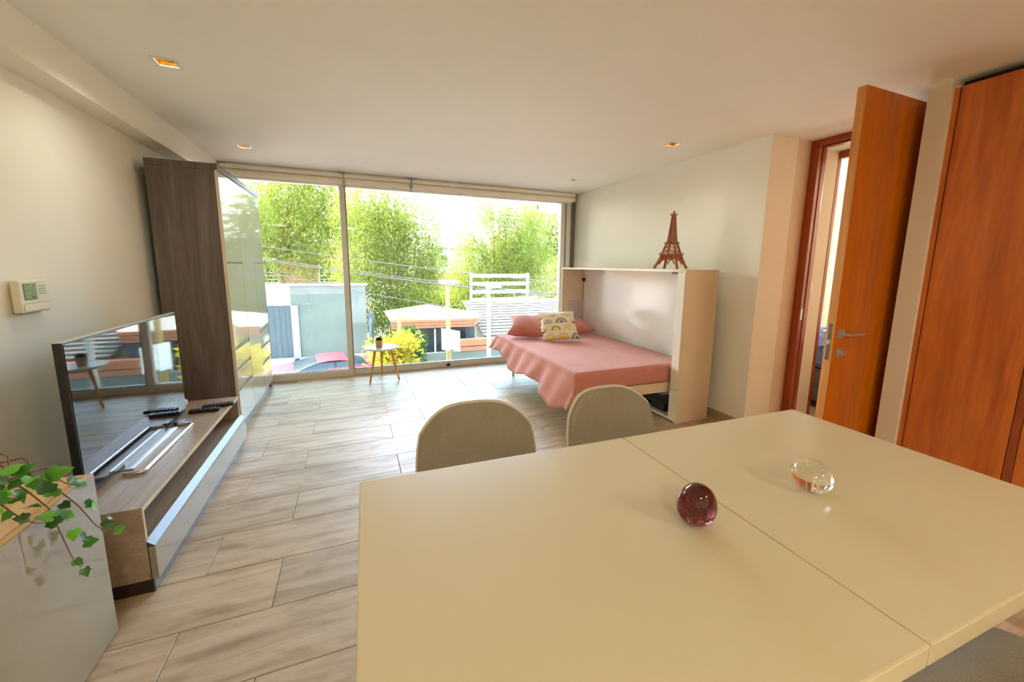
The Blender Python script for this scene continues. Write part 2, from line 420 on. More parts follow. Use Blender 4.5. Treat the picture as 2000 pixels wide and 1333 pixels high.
# the recess beside the door: reveal facing into the room, and the wall of the passage behind it
struct(bx('wall_recess', 'wall_warm', None, XR+.301, 3.845, 2.262, 2.44, -.2, ZC+.17), 'beige recess wall beside the wooden door frame')
struct(bx('wall_pillar', 'wall_warm', None, 3.014, XD+.08, 1.258, 1.356, -.2, ZC), 'narrow beige wall end between door and closet')
struct(bx('wall_back', 'wall_paint', None, XL, XD+.3, YB-.15, YB, -.2, ZC+.17), 'cream painted wall across the room')
struct(bx('wall_closet', 'wall_warm', None, 3.57, 3.63, YB, 1.12, -.2, ZC+.17), 'beige wall behind the closet')
bb = struct(bx('baseboard_right', 'tile_edge', None, XR-.012, XR, 2.26, YW-.06, 0, .07), 'wood look tile skirting under the cream wall')
bx('baseboard_return', 'tile_edge', bb, XR-.012, XD-.005, 2.25, 2.262, 0, .07)
struct(bx('baseboard_left', 'tile_edge', None, XL, XL+.012, YB, YW-.06, 0, .07), 'wood look tile skirting along the television wall')

# passage and bedroom seen through the open door
struct(bx('wall_passage', 'wall_warm', None, XD+.085, 6.6, 1.125, 1.25, -.2, ZC+.17), 'beige wall of the passage behind the door')
struct(bx('ceiling_passage', 'ceiling_paint', None, XD+.08, 6.6, 1.0, 5.0, 2.34, ZC+.16), 'white ceiling of the passage')
struct(bx('floor_bedroom', 'pavement', None, 3.85, 6.6, 2.63, 5.0, -.2, 0), 'pale floor of the bedroom')
struct(MB().box(6.5, 6.6, 1.0, 3.0, -.2, ZC).box(6.5, 6.6, 3.0, 4.6, -.2, .7).box(6.5, 6.6, 3.0, 4.6, 2.2, ZC).box(6.5, 6.6, 4.6, 5.0, -.2, ZC).build('wall_bedroom', 'wall_paint'), 'white bedroom wall with a window opening')
struct(MB().box(3.845, 6.6, 5.0, 5.1, -.2, ZC).box(3.745, 3.845, 2.44, 5.1, -.2, ZC).build('wall_bedroom_side', 'wall_paint'), 'white side wall of the bedroom')

# ------------------------------------------------------------------ window
def window():
    wd = thing('window_1', (0, YW, 0), 'wide aluminium framed sliding window over the street', 'window'); wd['kind'] = 'structure'; del wd['category']
    y0, y1 = YW, YW+.07
    zt = 2.235
    bx('top_frame', 'alu', wd, XL, 2.94, y0, y1, zt, ZC, bev=.003)
    bx('bottom_frame', 'alu', wd, XL, -.045, y0-.01, y1, 0, .075, bev=.004)
    bx('bottom_frame', 'alu', wd, -.045, 2.94, y0, y1, 0, .072, bev=.004)
    bx('sill_track', 'alu_dark', wd, XL, 2.94, y0+.012, y1-.02, .0751, .08)
    mu = bx('mullion', 'alu', wd, -.111, -.052, y0-.012, y1, .0, zt, bev=.004)
    bx('sash_stile', 'alu_dark', wd, -.052, -.04, y0-.004, y1-.01, .005, zt)
    bx('side_frame', 'alu', wd, 2.775, 2.842, y0, y1, .07, zt, bev=.003)
    bx('side_channel', 'alu_dark', wd, 2.842, 2.858, y0+.02, y1, .0, ZC)
    bx('wall_profile', 'alu', wd, 2.858, 2.925, y0-.01, y1, .0, ZC, bev=.004)
    bx('wall_profile', 'alu_dark', wd, 2.925, XR, y0+.03, y1+.03, .0, ZC)
    bx('side_frame', 'alu', wd, XL, XL+.06, y0, y1, .07, zt, bev=.003)
    bx('window_latch', 'black_plastic', wd, 1.10, 1.15, y0-.012, y0, .015, .05, bev=.004)
    g1 = bx('pane', 'window_glass', wd, XL+.05, -.1, y0+.028, y0+.034, .07, zt+.01)
    g2 = bx('pane', 'window_glass', wd, -.05, 2.78, y0+.045, y0+.051, .07, zt+.01)
    return wd
window()
gd = thing('glass_guard', (0, YW+.12, 0), 'clear waist high safety glass outside the narrow window pane', 'glass guard')
bx('pane', 'guard_glass', gd, XL, -.06, YW+.12, YW+.128, .01, .995)
bx('clamp_rail', 'alu_dark', gd, XL, -.06, YW+.11, YW+.138, -.04, .01)
gd = thing('glass_guard', (0, YW+.12, 0), 'clear low safety glass outside the wide window pane', 'glass guard')
bx('pane', 'guard_glass', gd, -.05, 2.9, YW+.12, YW+.128, .01, .63)
bx('clamp_rail', 'alu_dark', gd, -.05, 2.9, YW+.11, YW+.138, -.04, .01)
struct(bx('wall_facade', 'render_white', None, XL-.2, 6.8, YW+.08, YW+.3, -3.0, -.05), 'pale outer wall under the window')
struct(bx('window_ledge', 'render_white', None, XL-.2, XR+.3, YW+.07, YW+.34, -.05, -.041), 'pale outer ledge under the window')

def blind(x0, x1, label, dz=0):
    b = thing('roller_blind', ((x0+x1)/2, 5.09, ZC), label, 'roller blind')
    bx('cassette', 'cab_white', b, x0, x1, 5.05, 5.125, 2.315+dz, 2.36+dz, bev=.008)
    MB().tube([(x0+.01, 5.10, 2.283), (x1-.01, 5.10, 2.283)], .034, 20).build('fabric_roll', 'blind_fabric', b, smooth=True, angle=50)
    bx('bottom_bar', 'blind_fabric', b, x0+.01, x1-.01, 5.128, 5.142, 2.236, 2.262, bev=.003)
    bx('end_cap', 'plastic_white', b, x0-.004, x0+.006, 5.05, 5.14, 2.25, 2.355, bev=.003)
    bx('end_cap', 'plastic_white', b, x1-.006, x1+.004, 5.05, 5.14, 2.25, 2.355, bev=.003)
    bx('ceiling_bracket', 'alu', b, x0+.05, x1-.05, 5.07, 5.11, 2.36+dz, ZC)
blind(-1.21, -.06, 'rolled up cream blind above the narrow window pane')
blind(-.045, .68, 'short rolled up cream blind between mullion and its neighbour')
blind(.70, 2.93, 'long rolled up cream blind above the wide window pane')

# ------------------------------------------------------------------ downlights
def downlight(x, y, label, power=1.):
    d = thing('recessed_downlight', (x, y, ZC), label, 'downlight', 'square recessed downlights in the ceiling')
    h, o = HS, .056
    MB().box(x-o, x+o, y-o, y-h, ZC-.004, ZC).box(x-o, x+o, y+h, y+o, ZC-.004, ZC).box(x-o, x-h, y-h, y+h, ZC-.004, ZC).box(x+h, x+o, y-h, y+h, ZC-.004, ZC).build('trim', 'plastic_white', d)
    m = MB(); i = .022; zt = ZC+.075
    lo = [(x-h, y-h, ZC), (x+h, y-h, ZC), (x+h, y+h, ZC), (x-h, y+h, ZC)]; hi = [(x-i, y-i, zt), (x+i, y-i, zt), (x+i, y+i, zt), (x-i, y+i, zt)]
    for q in range(4): m.poly([lo[q], lo[(q+1) % 4], hi[(q+1) % 4], hi[q]])
    m.poly(hi); m.build('reflector', 'gold_reflector', d)
    MB().lathe([(0, ZC+.045), (.012, ZC+.047), (.017, ZC+.055), (.014, ZC+.066), (0, ZC+.074)], (x, y, 0), 16).build('bulb', 'lamp_glow', d, smooth=True)
    l = bpy.data.lights.new('lamp_light', 'SPOT'); l.energy = LAMP_W*power; l.color = LAMP_COL; l.spot_size = math.radians(150); l.spot_blend = .9; l.shadow_soft_size = .035
    lo_ = bpy.data.objects.new('lamp_light', l); COL.objects.link(lo_); lo_.parent = d; lo_.location = (0, 0, -.004)
for (x, y), lb in zip(LAMPS, ['square gold downlight in the ceiling above the television', 'square gold downlight in the ceiling above the wardrobe', 'square gold downlight in the ceiling by the wooden tower', 'square gold downlight in the ceiling above the pillows']):
    downlight(x, y, lb, 1.9 if x < 0 else .5)
def fill_disc(x, y, label):  # unseen disc lamps added behind the camera as warm fill
    d = thing('fill_lamp', (x, y, ZC), label, 'lamp', 'added round fill lamps behind the camera')
    MB().lathe([(0, 0), (.24, 0), (.25, -.01), (.25, -.05), (.235, -.055), (.235, -.045), (0, -.045)], (x, y, ZC)).build('housing', 'plastic_white', d, smooth=True, angle=40)
    MB().lathe([(0, -.048), (.234, -.048)], (x, y, ZC), 32).build('diffuser', 'fill_glow', d)
    l = bpy.data.lights.new('lamp_light', 'AREA'); l.shape = 'DISK'; l.size = .46; l.energy = FILL_W; l.color = LAMP_COL
    o = bpy.data.objects.new('lamp_light', l); COL.objects.link(o); o.parent = d; o.location = (0, 0, -.06)
fill_disc(-.1, -1.7, 'added round fill lamp behind the camera on the television side')
fill_disc(2.0, -1.7, 'added round fill lamp behind the camera on the closet side')

# ------------------------------------------------------------------ wardrobe
def wardrobe():
    y0, y1, xf, xb, zt = 3.62, 4.965, -.88, -1.30, 2.045
    t = thing('wardrobe', (-1.09, 4.3, 0), 'tall wardrobe with dark wood sides and glossy pale doors by the window', 'wardrobe')
    bx('side_panel', 'wardrobe_wood', t, xb, xf-.02, y0, y0+.025, 0, zt-.025, bev=.002)
    bx('side_panel', 'wardrobe_wood', t, xb, xf-.02, y1-.025, y1, 0, zt-.025, bev=.002)
    bx('top_panel', 'wardrobe_wood', t, xb, xf, y0-.004, y1+.004, zt-.025, zt+.02, bev=.002)
    bx('back_panel', 'plinth_dark', t, xb, xb+.01, y0+.025, y1-.025, .05, zt-.025)
    bx('carcass', 'plinth_dark', t, xb+.02, xf-.03, y0+.03, y1-.03, .07, zt-.03)
    bx('plinth', 'plinth_grey', t, xf-.06, xf-.027, y0+.01, y1-.005, 0, .07)
    c = [y0, 4.085, 4.525, y1]; g = .003
    def front(name, i, z0, z1, sh='lacquer_front'):
        o = bx(name, sh, t, xf-.02, xf, c[i]+g, c[i+1]-g, z0+g, z1-g, bev=.0018)
        return o
    def groove(o, i, z):
        bx('grip_rail', 'groove_grey', o, xf-.019, xf-.005, c[i]+g, c[i+1]-g, z-.008, z+.008)  # grey bar fills the handle groove; its grey stands in for shadow
    front('door', 0, 1.355, zt-.03)
    d = front('door', 0, .70, 1.355); groove(d, 0, .69)
    d = front('drawer', 0, .535, .68); groove(d, 0, .525)
    d = front('drawer', 0, .37, .515); groove(d, 0, .36)
    front('door', 0, .075, .35)
    front('door', 1, .075, zt-.03)
    front('door', 2, 1.355, zt-.03)
    d = front('door', 2, .70, 1.355); groove(d, 2, .69)
    d = front('drawer', 2, .535, .68); groove(d, 2, .525)
    d = front('drawer', 2, .37, .515); groove(d, 2, .36)
    front('door', 2, .075, .35)
    bx('edge_strip', 'chair_piping', t, xf-.02, xf-.001, y0-.003, y0+.002, .075, zt-.026)
wardrobe()

# ------------------------------------------------------------------ tv console
def console():
    y0, y1, xf, xb, zt = 1.91, 3.37, -.83, -1.335, .385
    t = thing('tv_console', (-1.08, 2.64, 0), 'low taupe television console with open shelf and long glossy drawer', 'console')
    bx('top', 'console_wood', t, xb, xf, y0, y1, zt-.02, zt, bev=.0015)
    bx('side_panel', 'console_wood', t, xb, xf, y0, y0+.02, .065, zt-.0205, bev=.0015)
    bx('side_panel', 'console_wood', t, xb, xf, y1-.02, y1, .065, zt-.0205, bev=.0015)
    bx('back_panel', 'console_wood', t, xb, xb+.015, y0+.02, y1-.02, .065, zt-.021)
    bx('shelf', 'console_wood', t, xb+.015, xf-.004, y0+.0205, y1-.0205, .205, .222)
    bx('bottom', 'console_wood', t, xb+.015, xf-.01, y0+.0205, y1-.0205, .065, .085)
    d = bx('drawer', 'lacquer_greige', t, xf+.004, xf+.026, y0+.002, y1+.025, .063, .208, bev=.0015)
    MB().prism([(xf+.026, y0+.003, .2085), (xf+.026, y0+.003, .212), (xf-.003, y0+.003, .2365), (xf-.003, y0+.003, .2085)], (0, y1+.022-y0-.003, 0)).build('grip_rail', 'grip_alu', d)
    bx('plinth', 'plinth_dark', t, xb+.02, xf+.0, y0+.012, y1-.01, 0, .064)
    bx('edge_strip', 'chair_piping', t, xf+.0001, xf+.002, y0, y1, zt-.02, zt)
    bx('edge_strip', 'chair_piping', t, xf+.0001, xf+.002, y0, y0+.012, .237, zt-.0205)
    bx('plinth_front', 'plinth_grey', t, xf+.001, xf+.006, y0+.012, y1+.01, 0, .062)
console()

# ------------------------------------------------------------------ television
def television():
    xs = -1.05; y0, y1, z0, z1 = 2.04, 3.10, .402, 1.045
    t = thing('television', (xs-.02, 2.57, .385), 'flat black television standing on the low console', 'television')
    bx('bezel', 'black_plastic', t, xs-.03, xs-.002, y0, y1, z0, z1, bev=.002)
    bx('screen', 'tv_screen', t, xs-.0019, xs, y0+.008, y1-.008, z0+.02, z1-.008)
    bx('back_cover', 'black_plastic', t, xs-.065, xs-.03, y0+.12, y1-.12, z0+.03, z0+.36, bev=.01)
    bx('metal_edge', 'steel', t, xs-.031, xs-.001, y0-.0015, y1+.0015, z1+.0001, z1+.002)
    m = MB(); ya, yb, xa, xb = 2.24, 2.86, -1.02, -.945; r = .02; z = .3936
    pts = [(xa, ya+.0, z), (xb-r, ya, z)] + [(xb-r+r*math.sin(a), ya+r-r*math.cos(a), z) for a in np.linspace(.2, PI/2, 5)] + \
          [(xb-r+r*math.cos(a), yb-r+r*math.sin(a), z) for a in np.linspace(0, PI/2-.2, 5)] + [(xb-r, yb, z), (xa, yb, z)]
    m.tube(pts, .008, 8); m.build('foot_loop', 'chrome', t, smooth=True, angle=60)
    m = MB(); xa2, xb2 = -1.08, -1.15
    m.tube([(xa2, ya, z), (xb2, ya, z), (xb2, yb, z), (xa2, yb, z)], .0065, 8); m.build('foot_loop', 'chrome', t, smooth=True, angle=60)
    bx('stand_bar', 'steel', t, -1.07, -1.005, 2.30, 2.82, .3856, .392)
    bx('stand_post', 'black_plastic', t, -1.066, -1.054, 2.34, 2.78, .392, .43)
    bx('stand_cap', 'black_plastic', t, -1.045, -1.0, 2.87, 2.925, .3855, .403, bev=.008)
television()
def remote(c, ang, L, wdt, label):
    t = thing('remote_control', c, label, 'remote'); t.rotation_euler = (0, 0, ang); BASE[t.name] = Vector()
    bx('body', 'black_plastic', t, -L/2, L/2, -wdt/2, wdt/2, 0, .022, bev=.005)
    for i in range(7):
        for j in range(3):
            MB().lathe([(.0055, .0215), (.0055, .0240), (.0042, .0250), (0, .0252)], (-L/2+.025+i*(L-.05)/6, (j-1)*wdt*.27, 0), 8).build('button', 'button_grey', t)
a, b = atZ(.39, 374, 806), atZ(.39, 425, 801)
remote(((a.x+b.x)/2, (a.y+b.y)/2, .3852), math.atan2(b.y-a.y, b.x-a.x), .165, .042, 'black remote control lying nearer the television foot')
remote(((a.x+b.x)/2+.055, (a.y+b.y)/2+.085, .3852), math.atan2(b.y-a.y, b.x-a.x)+.12, .175, .044, 'black remote control lying nearer the wardrobe')
cb = thing('charger', (-1.12, 3.25, .385), 'small white charger box beside the television on console', 'charger')
bx('body', 'plastic_white', cb, -1.145, -1.095, 3.22, 3.28, .3852, .43, bev=.012)
MB().tube([(-1.145, 3.25, .40), (-1.2, 3.26, .389), (-1.28, 3.2, .389), (-1.32, 3.05, .389)], .003, 6).build('cord', 'plastic_white', cb, smooth=True)

# wall socket and thermostat
ws = thing('wall_socket', (XL, 2.58, .32), 'cream wall socket low behind the television edge', 'socket')
bx('plate', 'plastic_cream', ws, XL, XL+.012, 2.535, 2.625, .27, .36, bev=.003)
bx('plug', 'plastic_white', ws, XL+.012, XL+.05, 2.55, 2.59, .29, .34, bev=.006)
def thermostat():
    t = thing('thermostat', (XL, 2.46, 1.2), 'cream wall thermostat with green display above the television', 'thermostat')
    bx('back_plate', 'plinth_dark', t, XL, XL+.006, 2.395, 2.54, 1.135, 1.265)
    y0, y1, z0, z1 = 2.37, 2.545, 1.132, 1.272; xf = -1.325
    bx('case', 'plastic_cream', t, XL+.006, xf, y0, y1, z0, z1, bev=.004)
    d = bx('display_bezel', 'lcd_frame', t, xf, xf+.0015, y0+.022, y0+.098, z0+.054, z1-.014)
    bx('display', 'lcd', d, xf+.0015, xf+.002, y0+.026, y0+.094, z0+.058, z1-.018)
    # mode line and reading of the display
    for (a, b, c, e) in ((.03, .09, .092, .094), (.03, .09, .074, .0755), (.062, .066, .06, .071), (.07, .075, .06, .071), (.078, .083, .06, .071)):
        bx('display_mark', 'black_plastic', d, xf+.002, xf+.0023, y0+a, y0+b, z0+c, z0+e)
    for i in range(5): bx('vent_slit', 'lcd_frame', t, xf-.001, xf+.0006, y0+.112, y0+.158, z1-.03-.011*i, z1-.027-.011*i)
    MB().lathe([(0, 0), (.011, 0), (.011, .004), (.008, .006), (0, .006)], (0, 0, 0), 16).build('round_button', 'plastic_white', t)
    rb = t.children[-1]; rb.rotation_euler = (0, PI/2, 0); rb.location = Vector((xf, y0+.128, z0+.05))-Vector(t.location)
    for o in list(rb.data.vertices): o.co += Vector(t.location)
    bx('flap', 'plastic_cream', t, xf, xf+.003, y0+.012, y1-.01, z0+.006, z0+.036, bev=.001)
    bx('flap_seam', 'lcd_frame', t, xf, xf+.0006, y0+.012, y1-.01, z0+.038, z0+.0395)
    bx('bottom_shade', 'lcd_frame', t, XL, xf-.003, y0+.004, y1-.004, z0-.0012, z0)
thermostat()

# ------------------------------------------------------------------ sideboard and ivy
def sideboard():
    xf, y1, zt = -.87, 1.742, .63; y0 = -.1; xb = XL+.02
    t = thing('sideboard', (-1.1, .8, 0), 'sideboard with oak top and glossy greige front under the ivy', 'sideboard')
    bx('top', 'sideboard_wood', t, xb, xf-.026, y0, y1, zt-.022, zt, bev=.001)
    bx('carcass', 'console_wood', t, xb, xf-.026, y0+.004, y1-.002, .012, zt-.0225)
    bx('shadow_gap', 'shadow_gap', t, xf-.0255, xf-.022, y0+.004, y1-.004, .02, zt-.012)
    ys = [y0, .52, 1.13, y1]
    bx('door', 'lacquer_greige', t, xf-.0218, xf, .9, y1, .008, zt, bev=.0015)
    bx('door', 'lacquer_greige', t, xf-.0218, xf, y0, .897, .008, zt, bev=.0015)
    bx('edge_strip', 'sideboard_wood', t, xf-.0215, xf-.003, y0, y1-.001, zt+.0001, zt+.0012)
    bx('plinth', 'plinth_dark', t, xb+.03, xf-.05, y0+.03, y1-.03, 0, .012)
sideboard()
def ivy():
    t = thing('ivy_plant', (-1.17, 1.05, .63), 'trailing green ivy hanging over the sideboard edge', 'plant')
    MB().lathe([(0, 0), (.06, 0), (.078, .11), (.083, .112), (.083, .13), (.072, .13), (.068, .112), (0, .112)], (-1.17, 1.05, .6302)).build('pot', 'terracotta', t, smooth=True, angle=40)
    MB().lathe([(0, .004), (.066, .0), ], (-1.17, 1.05, .7425)).build('soil', 'soil', t)
    root = Vector((-1.17, 1.05, .75))
    T = lambda px, py, z: atZ(z, px, py)
    H = lambda px, py, x: atX(x, px, py)
    stems = [
        [root, T(-50, 915, .80), T(15, 940, .78), T(50, 958, .74), T(82, 983, .70), H(100, 1000, -.845), H(113, 1030, -.83), H(127, 1060, -.825), H(143, 1092, -.82), H(158, 1108, -.82)],
        [root, T(0, 905, .80), T(60, 930, .76), T(108, 955, .70), H(150, 986, -.85), H(172, 1010, -.83), H(192, 1030, -.81), H(215, 1035, -.80), H(228, 1036, -.79)],
        [root, T(-45, 960, .78), T(0, 985, .74), T(28, 1005, .70), H(52, 1017, -.85), H(70, 1022, -.83), H(92, 1020, -.82)],
        [root, T(-40, 900, .83), T(20, 915, .80), T(50, 925, .77), T(85, 945, .73), T(110, 962, .69)],
        [root, T(40, 930, .77), T(90, 925, .74), T(130, 945, .69), T(160, 948, .655)],
    ]
    for s in stems:
        s = [Vector(p) for p in s]; pts = []
        for i in range(len(s)-1):
            p0, p1, p2, p3 = s[max(i-1, 0)], s[i], s[i+1], s[min(i+2, len(s)-1)]
            for k in range(4):
                u = k/4; pts.append(.5*((2*p1)+(p2-p0)*u+(2*p0-5*p1+4*p2-p3)*u*u+(3*p1-p0-3*p2+p3)*u**3))
        pts.append(s[-1]); n = len(pts)
        MB().tube(pts, [.0026*(1-.6*i/n) for i in range(n)], 6).build('stem', 'ivy_stem', t, smooth=True)
    # one five lobed leaf, folded a little along its vein
    out = [(0, -.16), (.20, -.30), (.40, -.22), (.42, .0), (.50, .20), (.32, .32), (.20, .54), (0, .82), (-.20, .54), (-.32, .32), (-.50, .20), (-.42, .0), (-.40, -.22), (-.20, -.30)]
    lm = bmesh.new(); cv = lm.verts.new((0, .1, .0)); rim = [lm.verts.new((x, y, .30*abs(x)-.28*max(y, 0)**2-.1*abs(x*y))) for x, y in out]
    for i in range(len(rim)): lm.faces.new((cv, rim[i], rim[(i+1) % len(rim)]))
    me = bpy.data.meshes.new('ivy_leaf'); lm.to_mesh(me); lm.free(); me.materials.append(MATS['ivy_leaf'])
    me.polygons.foreach_set('use_smooth', [True]*len(me.polygons))
    # px, py, size in px, roll, plane, depth value
    L = [(8, 965, 34, 2.0, 'z', .76), (20, 922, 44, .4, 'z', .81), (42, 925, 40, -.4, 'z', .80), (0, 945, 38, 1.2, 'z', .80), (30, 965, 40, 2.6, 'z', .74), (28, 980, 30, .2, 'z', .73), (5, 975, 40, 1.6, 'z', .76),
         (58, 992, 30, .9, 'z', .705), (50, 1012, 28, 1.4, 'x', -.85), (72, 945, 38, .3, 'z', .75), (90, 958, 40, -.3, 'z', .735), (104, 928, 44, -1.2, 'z', .745), (85, 940, 30, .6, 'z', .74), (100, 965, 34, -.5, 'z', .71),
         (142, 945, 40, -1.7, 'z', .67), (152, 950, 30, -1.3, 'z', .66), (97, 1010, 30, 1.0, 'x', -.84), (108, 1022, 32, .6, 'x', -.83), (124, 985, 24, -2.6, 'x', -.85), (118, 1004, 36, 2.2, 'x', -.84), (128, 1008, 26, -2.2, 'x', -.835),
         (170, 985, 24, -1.9, 'x', -.84), (182, 990, 28, -2.1, 'x', -.83), (143, 1040, 28, 3.0, 'x', -.825), (162, 1050, 30, -2.3, 'x', -.82), (170, 1060, 28, -1.8, 'x', -.815), (150, 1096, 22, -2.6, 'x', -.82), (166, 1114, 22, -2.9, 'x', -.82),
         (205, 1028, 26, -1.5, 'x', -.81), (228, 1036, 24, -1.7, 'x', -.79), (212, 1011, 18, -2.0, 'x', -.80), (95, 932, 26, .9, 'z', .74), (60, 935, 34, 1.3, 'z', .77), (18, 1005, 24, 2.4, 'z', .71), (35, 945, 30, 2.1, 'z', .77), (-20, 930, 40, .9, 'z', .8), (-30, 960, 40, 1.9, 'z', .78), (-10, 1000, 30, 2.4, 'z', .73)]
    base = BASE[t.name]
    for px, py, sz, rl, pl, v in L:
        p = atZ(v, px, py) if pl == 'z' else atX(v, px, py)
        d = (p-CAM).dot(_f)
        o = bpy.data.objects.new('leaf', me); COL.objects.link(o); o.parent = t
        s = sz*d/F_PX*.82
        nrm = (Vector((.55, -.35, .8)) if pl == 'z' else Vector((.8, -.45, .35)))+Vector((random.uniform(-.7, .7), random.uniform(-.7, .7), random.uniform(-.4, .4)))
        q = nrm.to_track_quat('Z', 'Y'); o.rotation_mode = 'QUATERNION'; o.rotation_quaternion = q @ Euler((0, 0, rl)).to_quaternion()
        o.location = p-base; o.scale = (s, s, s)
ivy()

# ------------------------------------------------------------------ bed cabinet, bed
CX0, CX1, CY0, CY1, CZ = 2.553, 2.925, 2.553, 4.69, 1.341
def bed_cabinet():
    t = thing('bed_cabinet', (2.74, 3.62, 0), 'long white cabinet of the fold out bed against the wall', 'cabinet')
    s = .022
    bx('side_panel', 'cab_beige', t, CX0+.002, CX1, CY0, CY0+s, .0, CZ-.0005, bev=.0015)
    bx('side_panel', 'cab_beige', t, CX0, CX1, CY1-s, CY1, .0, CZ-s, bev=.0015)
    bx('top_panel', 'cab_white', t, CX0-.002, CX1, CY0+s+.0005, CY1, CZ-s, CZ, bev=.0015)
    bx('bottom_panel', 'cab_white', t, CX0, CX1, CY0+s+.0005, CY1-s, .012, .034)
    bx('back_panel', 'white_gloss', t, CX1-.04, CX1-.02, CY0+s, CY1-s, .034, CZ-s)
    u = bx('front_stile', 'cab_white', t, CX0-.001, CX0+.02, CY0+.004, 2.642, .297, CZ-s-.001, bev=.002)
    bx('front_stile', 'cab_white', t, CX0-.001, CX0+.02, CY0+.004, 2.642, .012, .292, bev=.002)
    bx('inner_panel', 'cab_white', t, CX0+.022, CX1-.045, 2.622, 2.64, .035, CZ-s-.001)
    bx('grey_pad', 'grey_lilac', t, 2.66, CX1-.042, CY1-s-.012, CY1-s-.001, .40, .90)
    l = bx('latch', 'plinth_dark', t, 2.855, 2.884, CY1-s-.03, CY1-s-.002, 1.16, 1.205, bev=.003)
    MB().tube([(2.87, CY1-s-.006, 1.16), (2.872, CY1-s-.006, .90)], .0025, 6).build('strap', 'plinth_dark', t)
    bx('latch_slot', 'plinth_dark', t, 2.60, 2.606, 2.70, 2.76, CZ-s-.02, CZ-s-.0008)
    bx('foot', 'plinth_dark', t, CX0+.01, CX1-.02, CY0+.005, CY1-.005, 0, .0118)
bed_cabinet()
MX0, MX1, MY0, MY1, MZ = 1.63, 2.86, 2.70, 4.62, .50
def bed():
    t = thing('fold_out_bed', (2.2, 3.66, 0), 'fold out single bed lowered from the white cabinet', 'bed')
    bx('mattress', 'mattress_white', t, MX0+.015, MX1, MY0+.015, MY1-.01, .335, MZ-.008, bev=.03)
    bx('side_rail', 'cab_beige', t, MX0+.05, MX1-.02, MY0-.022, MY0+.002, .255, .345, bev=.003)
    bx('side_rail', 'cab_beige', t, MX0+.05, MX1-.02, MY1-.0, MY1+.022, .255, .345, bev=.003)
    bx('front_rail', 'cab_beige', t, MX0+.03, MX0+.05, MY0, MY1, .255, .345, bev=.003)
    bx('base_panel', 'cab_white', t, MX0+.05, MX1-.02, MY0+.003, MY1-.001, .30, .334)
    for y in (MY0+.08, 4.5): 
        MB().tube([(1.80, y, .30), (1.80, y, .004)], .014, 12).lathe([(0, 0), (.022, 0), (.022, .006), (0, .006)], (1.80, y, 0), 12).build('leg', 'steel', t, smooth=True, angle=40)
bed()
def blanket():
    # sheet coordinates: s beyond the free long edge, tn beyond the near end, tf beyond the far end
    def fn(u, v):
        x = MX1-.03 - u*((MX1-.03-MX0)+.30); y = (MY0-.17) + v*((MY1-MY0)+.17+.16)
        s = max(0, MX0-x); tn = max(0, MY0-y); tf = max(0, y-MY1)
        X, Yv, z = max(x, MX0), min(max(y, MY0), MY1), MZ+.006
        wav = .5+.5*math.sin(y*9.2+1.1*math.sin(y*4.))
        if s > 0:
            hang = .70 + .22*math.sin(y*2.1+.4) + .10*math.sin(y*7.)
            s *= hang + (0.55 if tn > 0 or y < MY0+.12 else .55*max(0, 1-(y-MY0-.12)/.35))*.75
        t_ = tn*1.0 if tn > 0 else tf*.9
        if s == 0 and t_ == 0: return (x, y, z + .004*math.sin(x*11)*math.sin(y*7))
        d = math.hypot(s, t_)
        flare = (.42+.16*wav) if s > t_*.5 else .05
        sy = -1 if tn > 0 else (1 if tf > 0 else 0)
        r = .028                                                       # rolled edge
        if d < r*1.57: a = d/r; out, dn = r*math.sin(a)*.8, r*(1-math.cos(a))
        else: out, dn = r*.8+(d-r*1.57)*flare, r+(d-r*1.57)*math.sqrt(max(.1, 1-flare**2))
        nx, ny = (-s/d, sy*t_/d) if d > 0 else (0, 0)
        bul = .012*math.sin(y*23.)*min(1, s*6)
        return (X+nx*out-bul if s > 0 else X, Yv+ny*(out if tn == 0 or s > 0 else out*.5+.004), z-dn)
    m = MB().grid(fn, 60, 90)
    t = m.build('blanket', 'blanket_pink', None, smooth=True)
    t.data.materials.append(MATS['blanket_back'])
    sm = t.modifiers.new('thick', 'SOLIDIFY'); sm.thickness = .007; sm.offset = -1; sm.material_offset = 1; sm.material_offset_rim = 1
    tag(t, 'salmon pink blanket spread over the fold out bed', 'blanket')
blanket()
def pillow_mesh(w, h, th, n=22, pinch=.10):
    m = MB(); lay = m.bm.loops.layers.uv.verify(); V = {}
    for sgn in (1, -1):
        for i in range(n+1):
            for j in range(n+1):
                u, v = i/n*2-1, j/n*2-1
                e = max(0, (1-u*u)*(1-v*v))**.42
                px = u*w/2*(1-pinch*(1-abs(v)**2)*abs(u)**3); py = v*h/2*(1-pinch*(1-abs(u)**2)*abs(v)**3)
                edge = i in (0, n) or j in (0, n)
                k = (i, j, 1 if edge else sgn)
                if k not in V: V[k] = m.bm.verts.new((px, py, sgn*th/2*e+.004*math.sin(u*7+v*5)*e))
        for i in range(n):
            for j in range(n):
                q = [(i, j), (i+1, j), (i+1, j+1), (i, j+1)]
                vs = [V.get((a, b, 1 if (a in (0, n) or b in (0, n)) else sgn)) for a, b in q]
                f = m.bm.faces.new(vs if sgn > 0 else vs[::-1])
                for lp, (a, b) in zip(f.loops, q if sgn > 0 else q[::-1]): lp[lay].uv = (a/n, b/n)
    return m
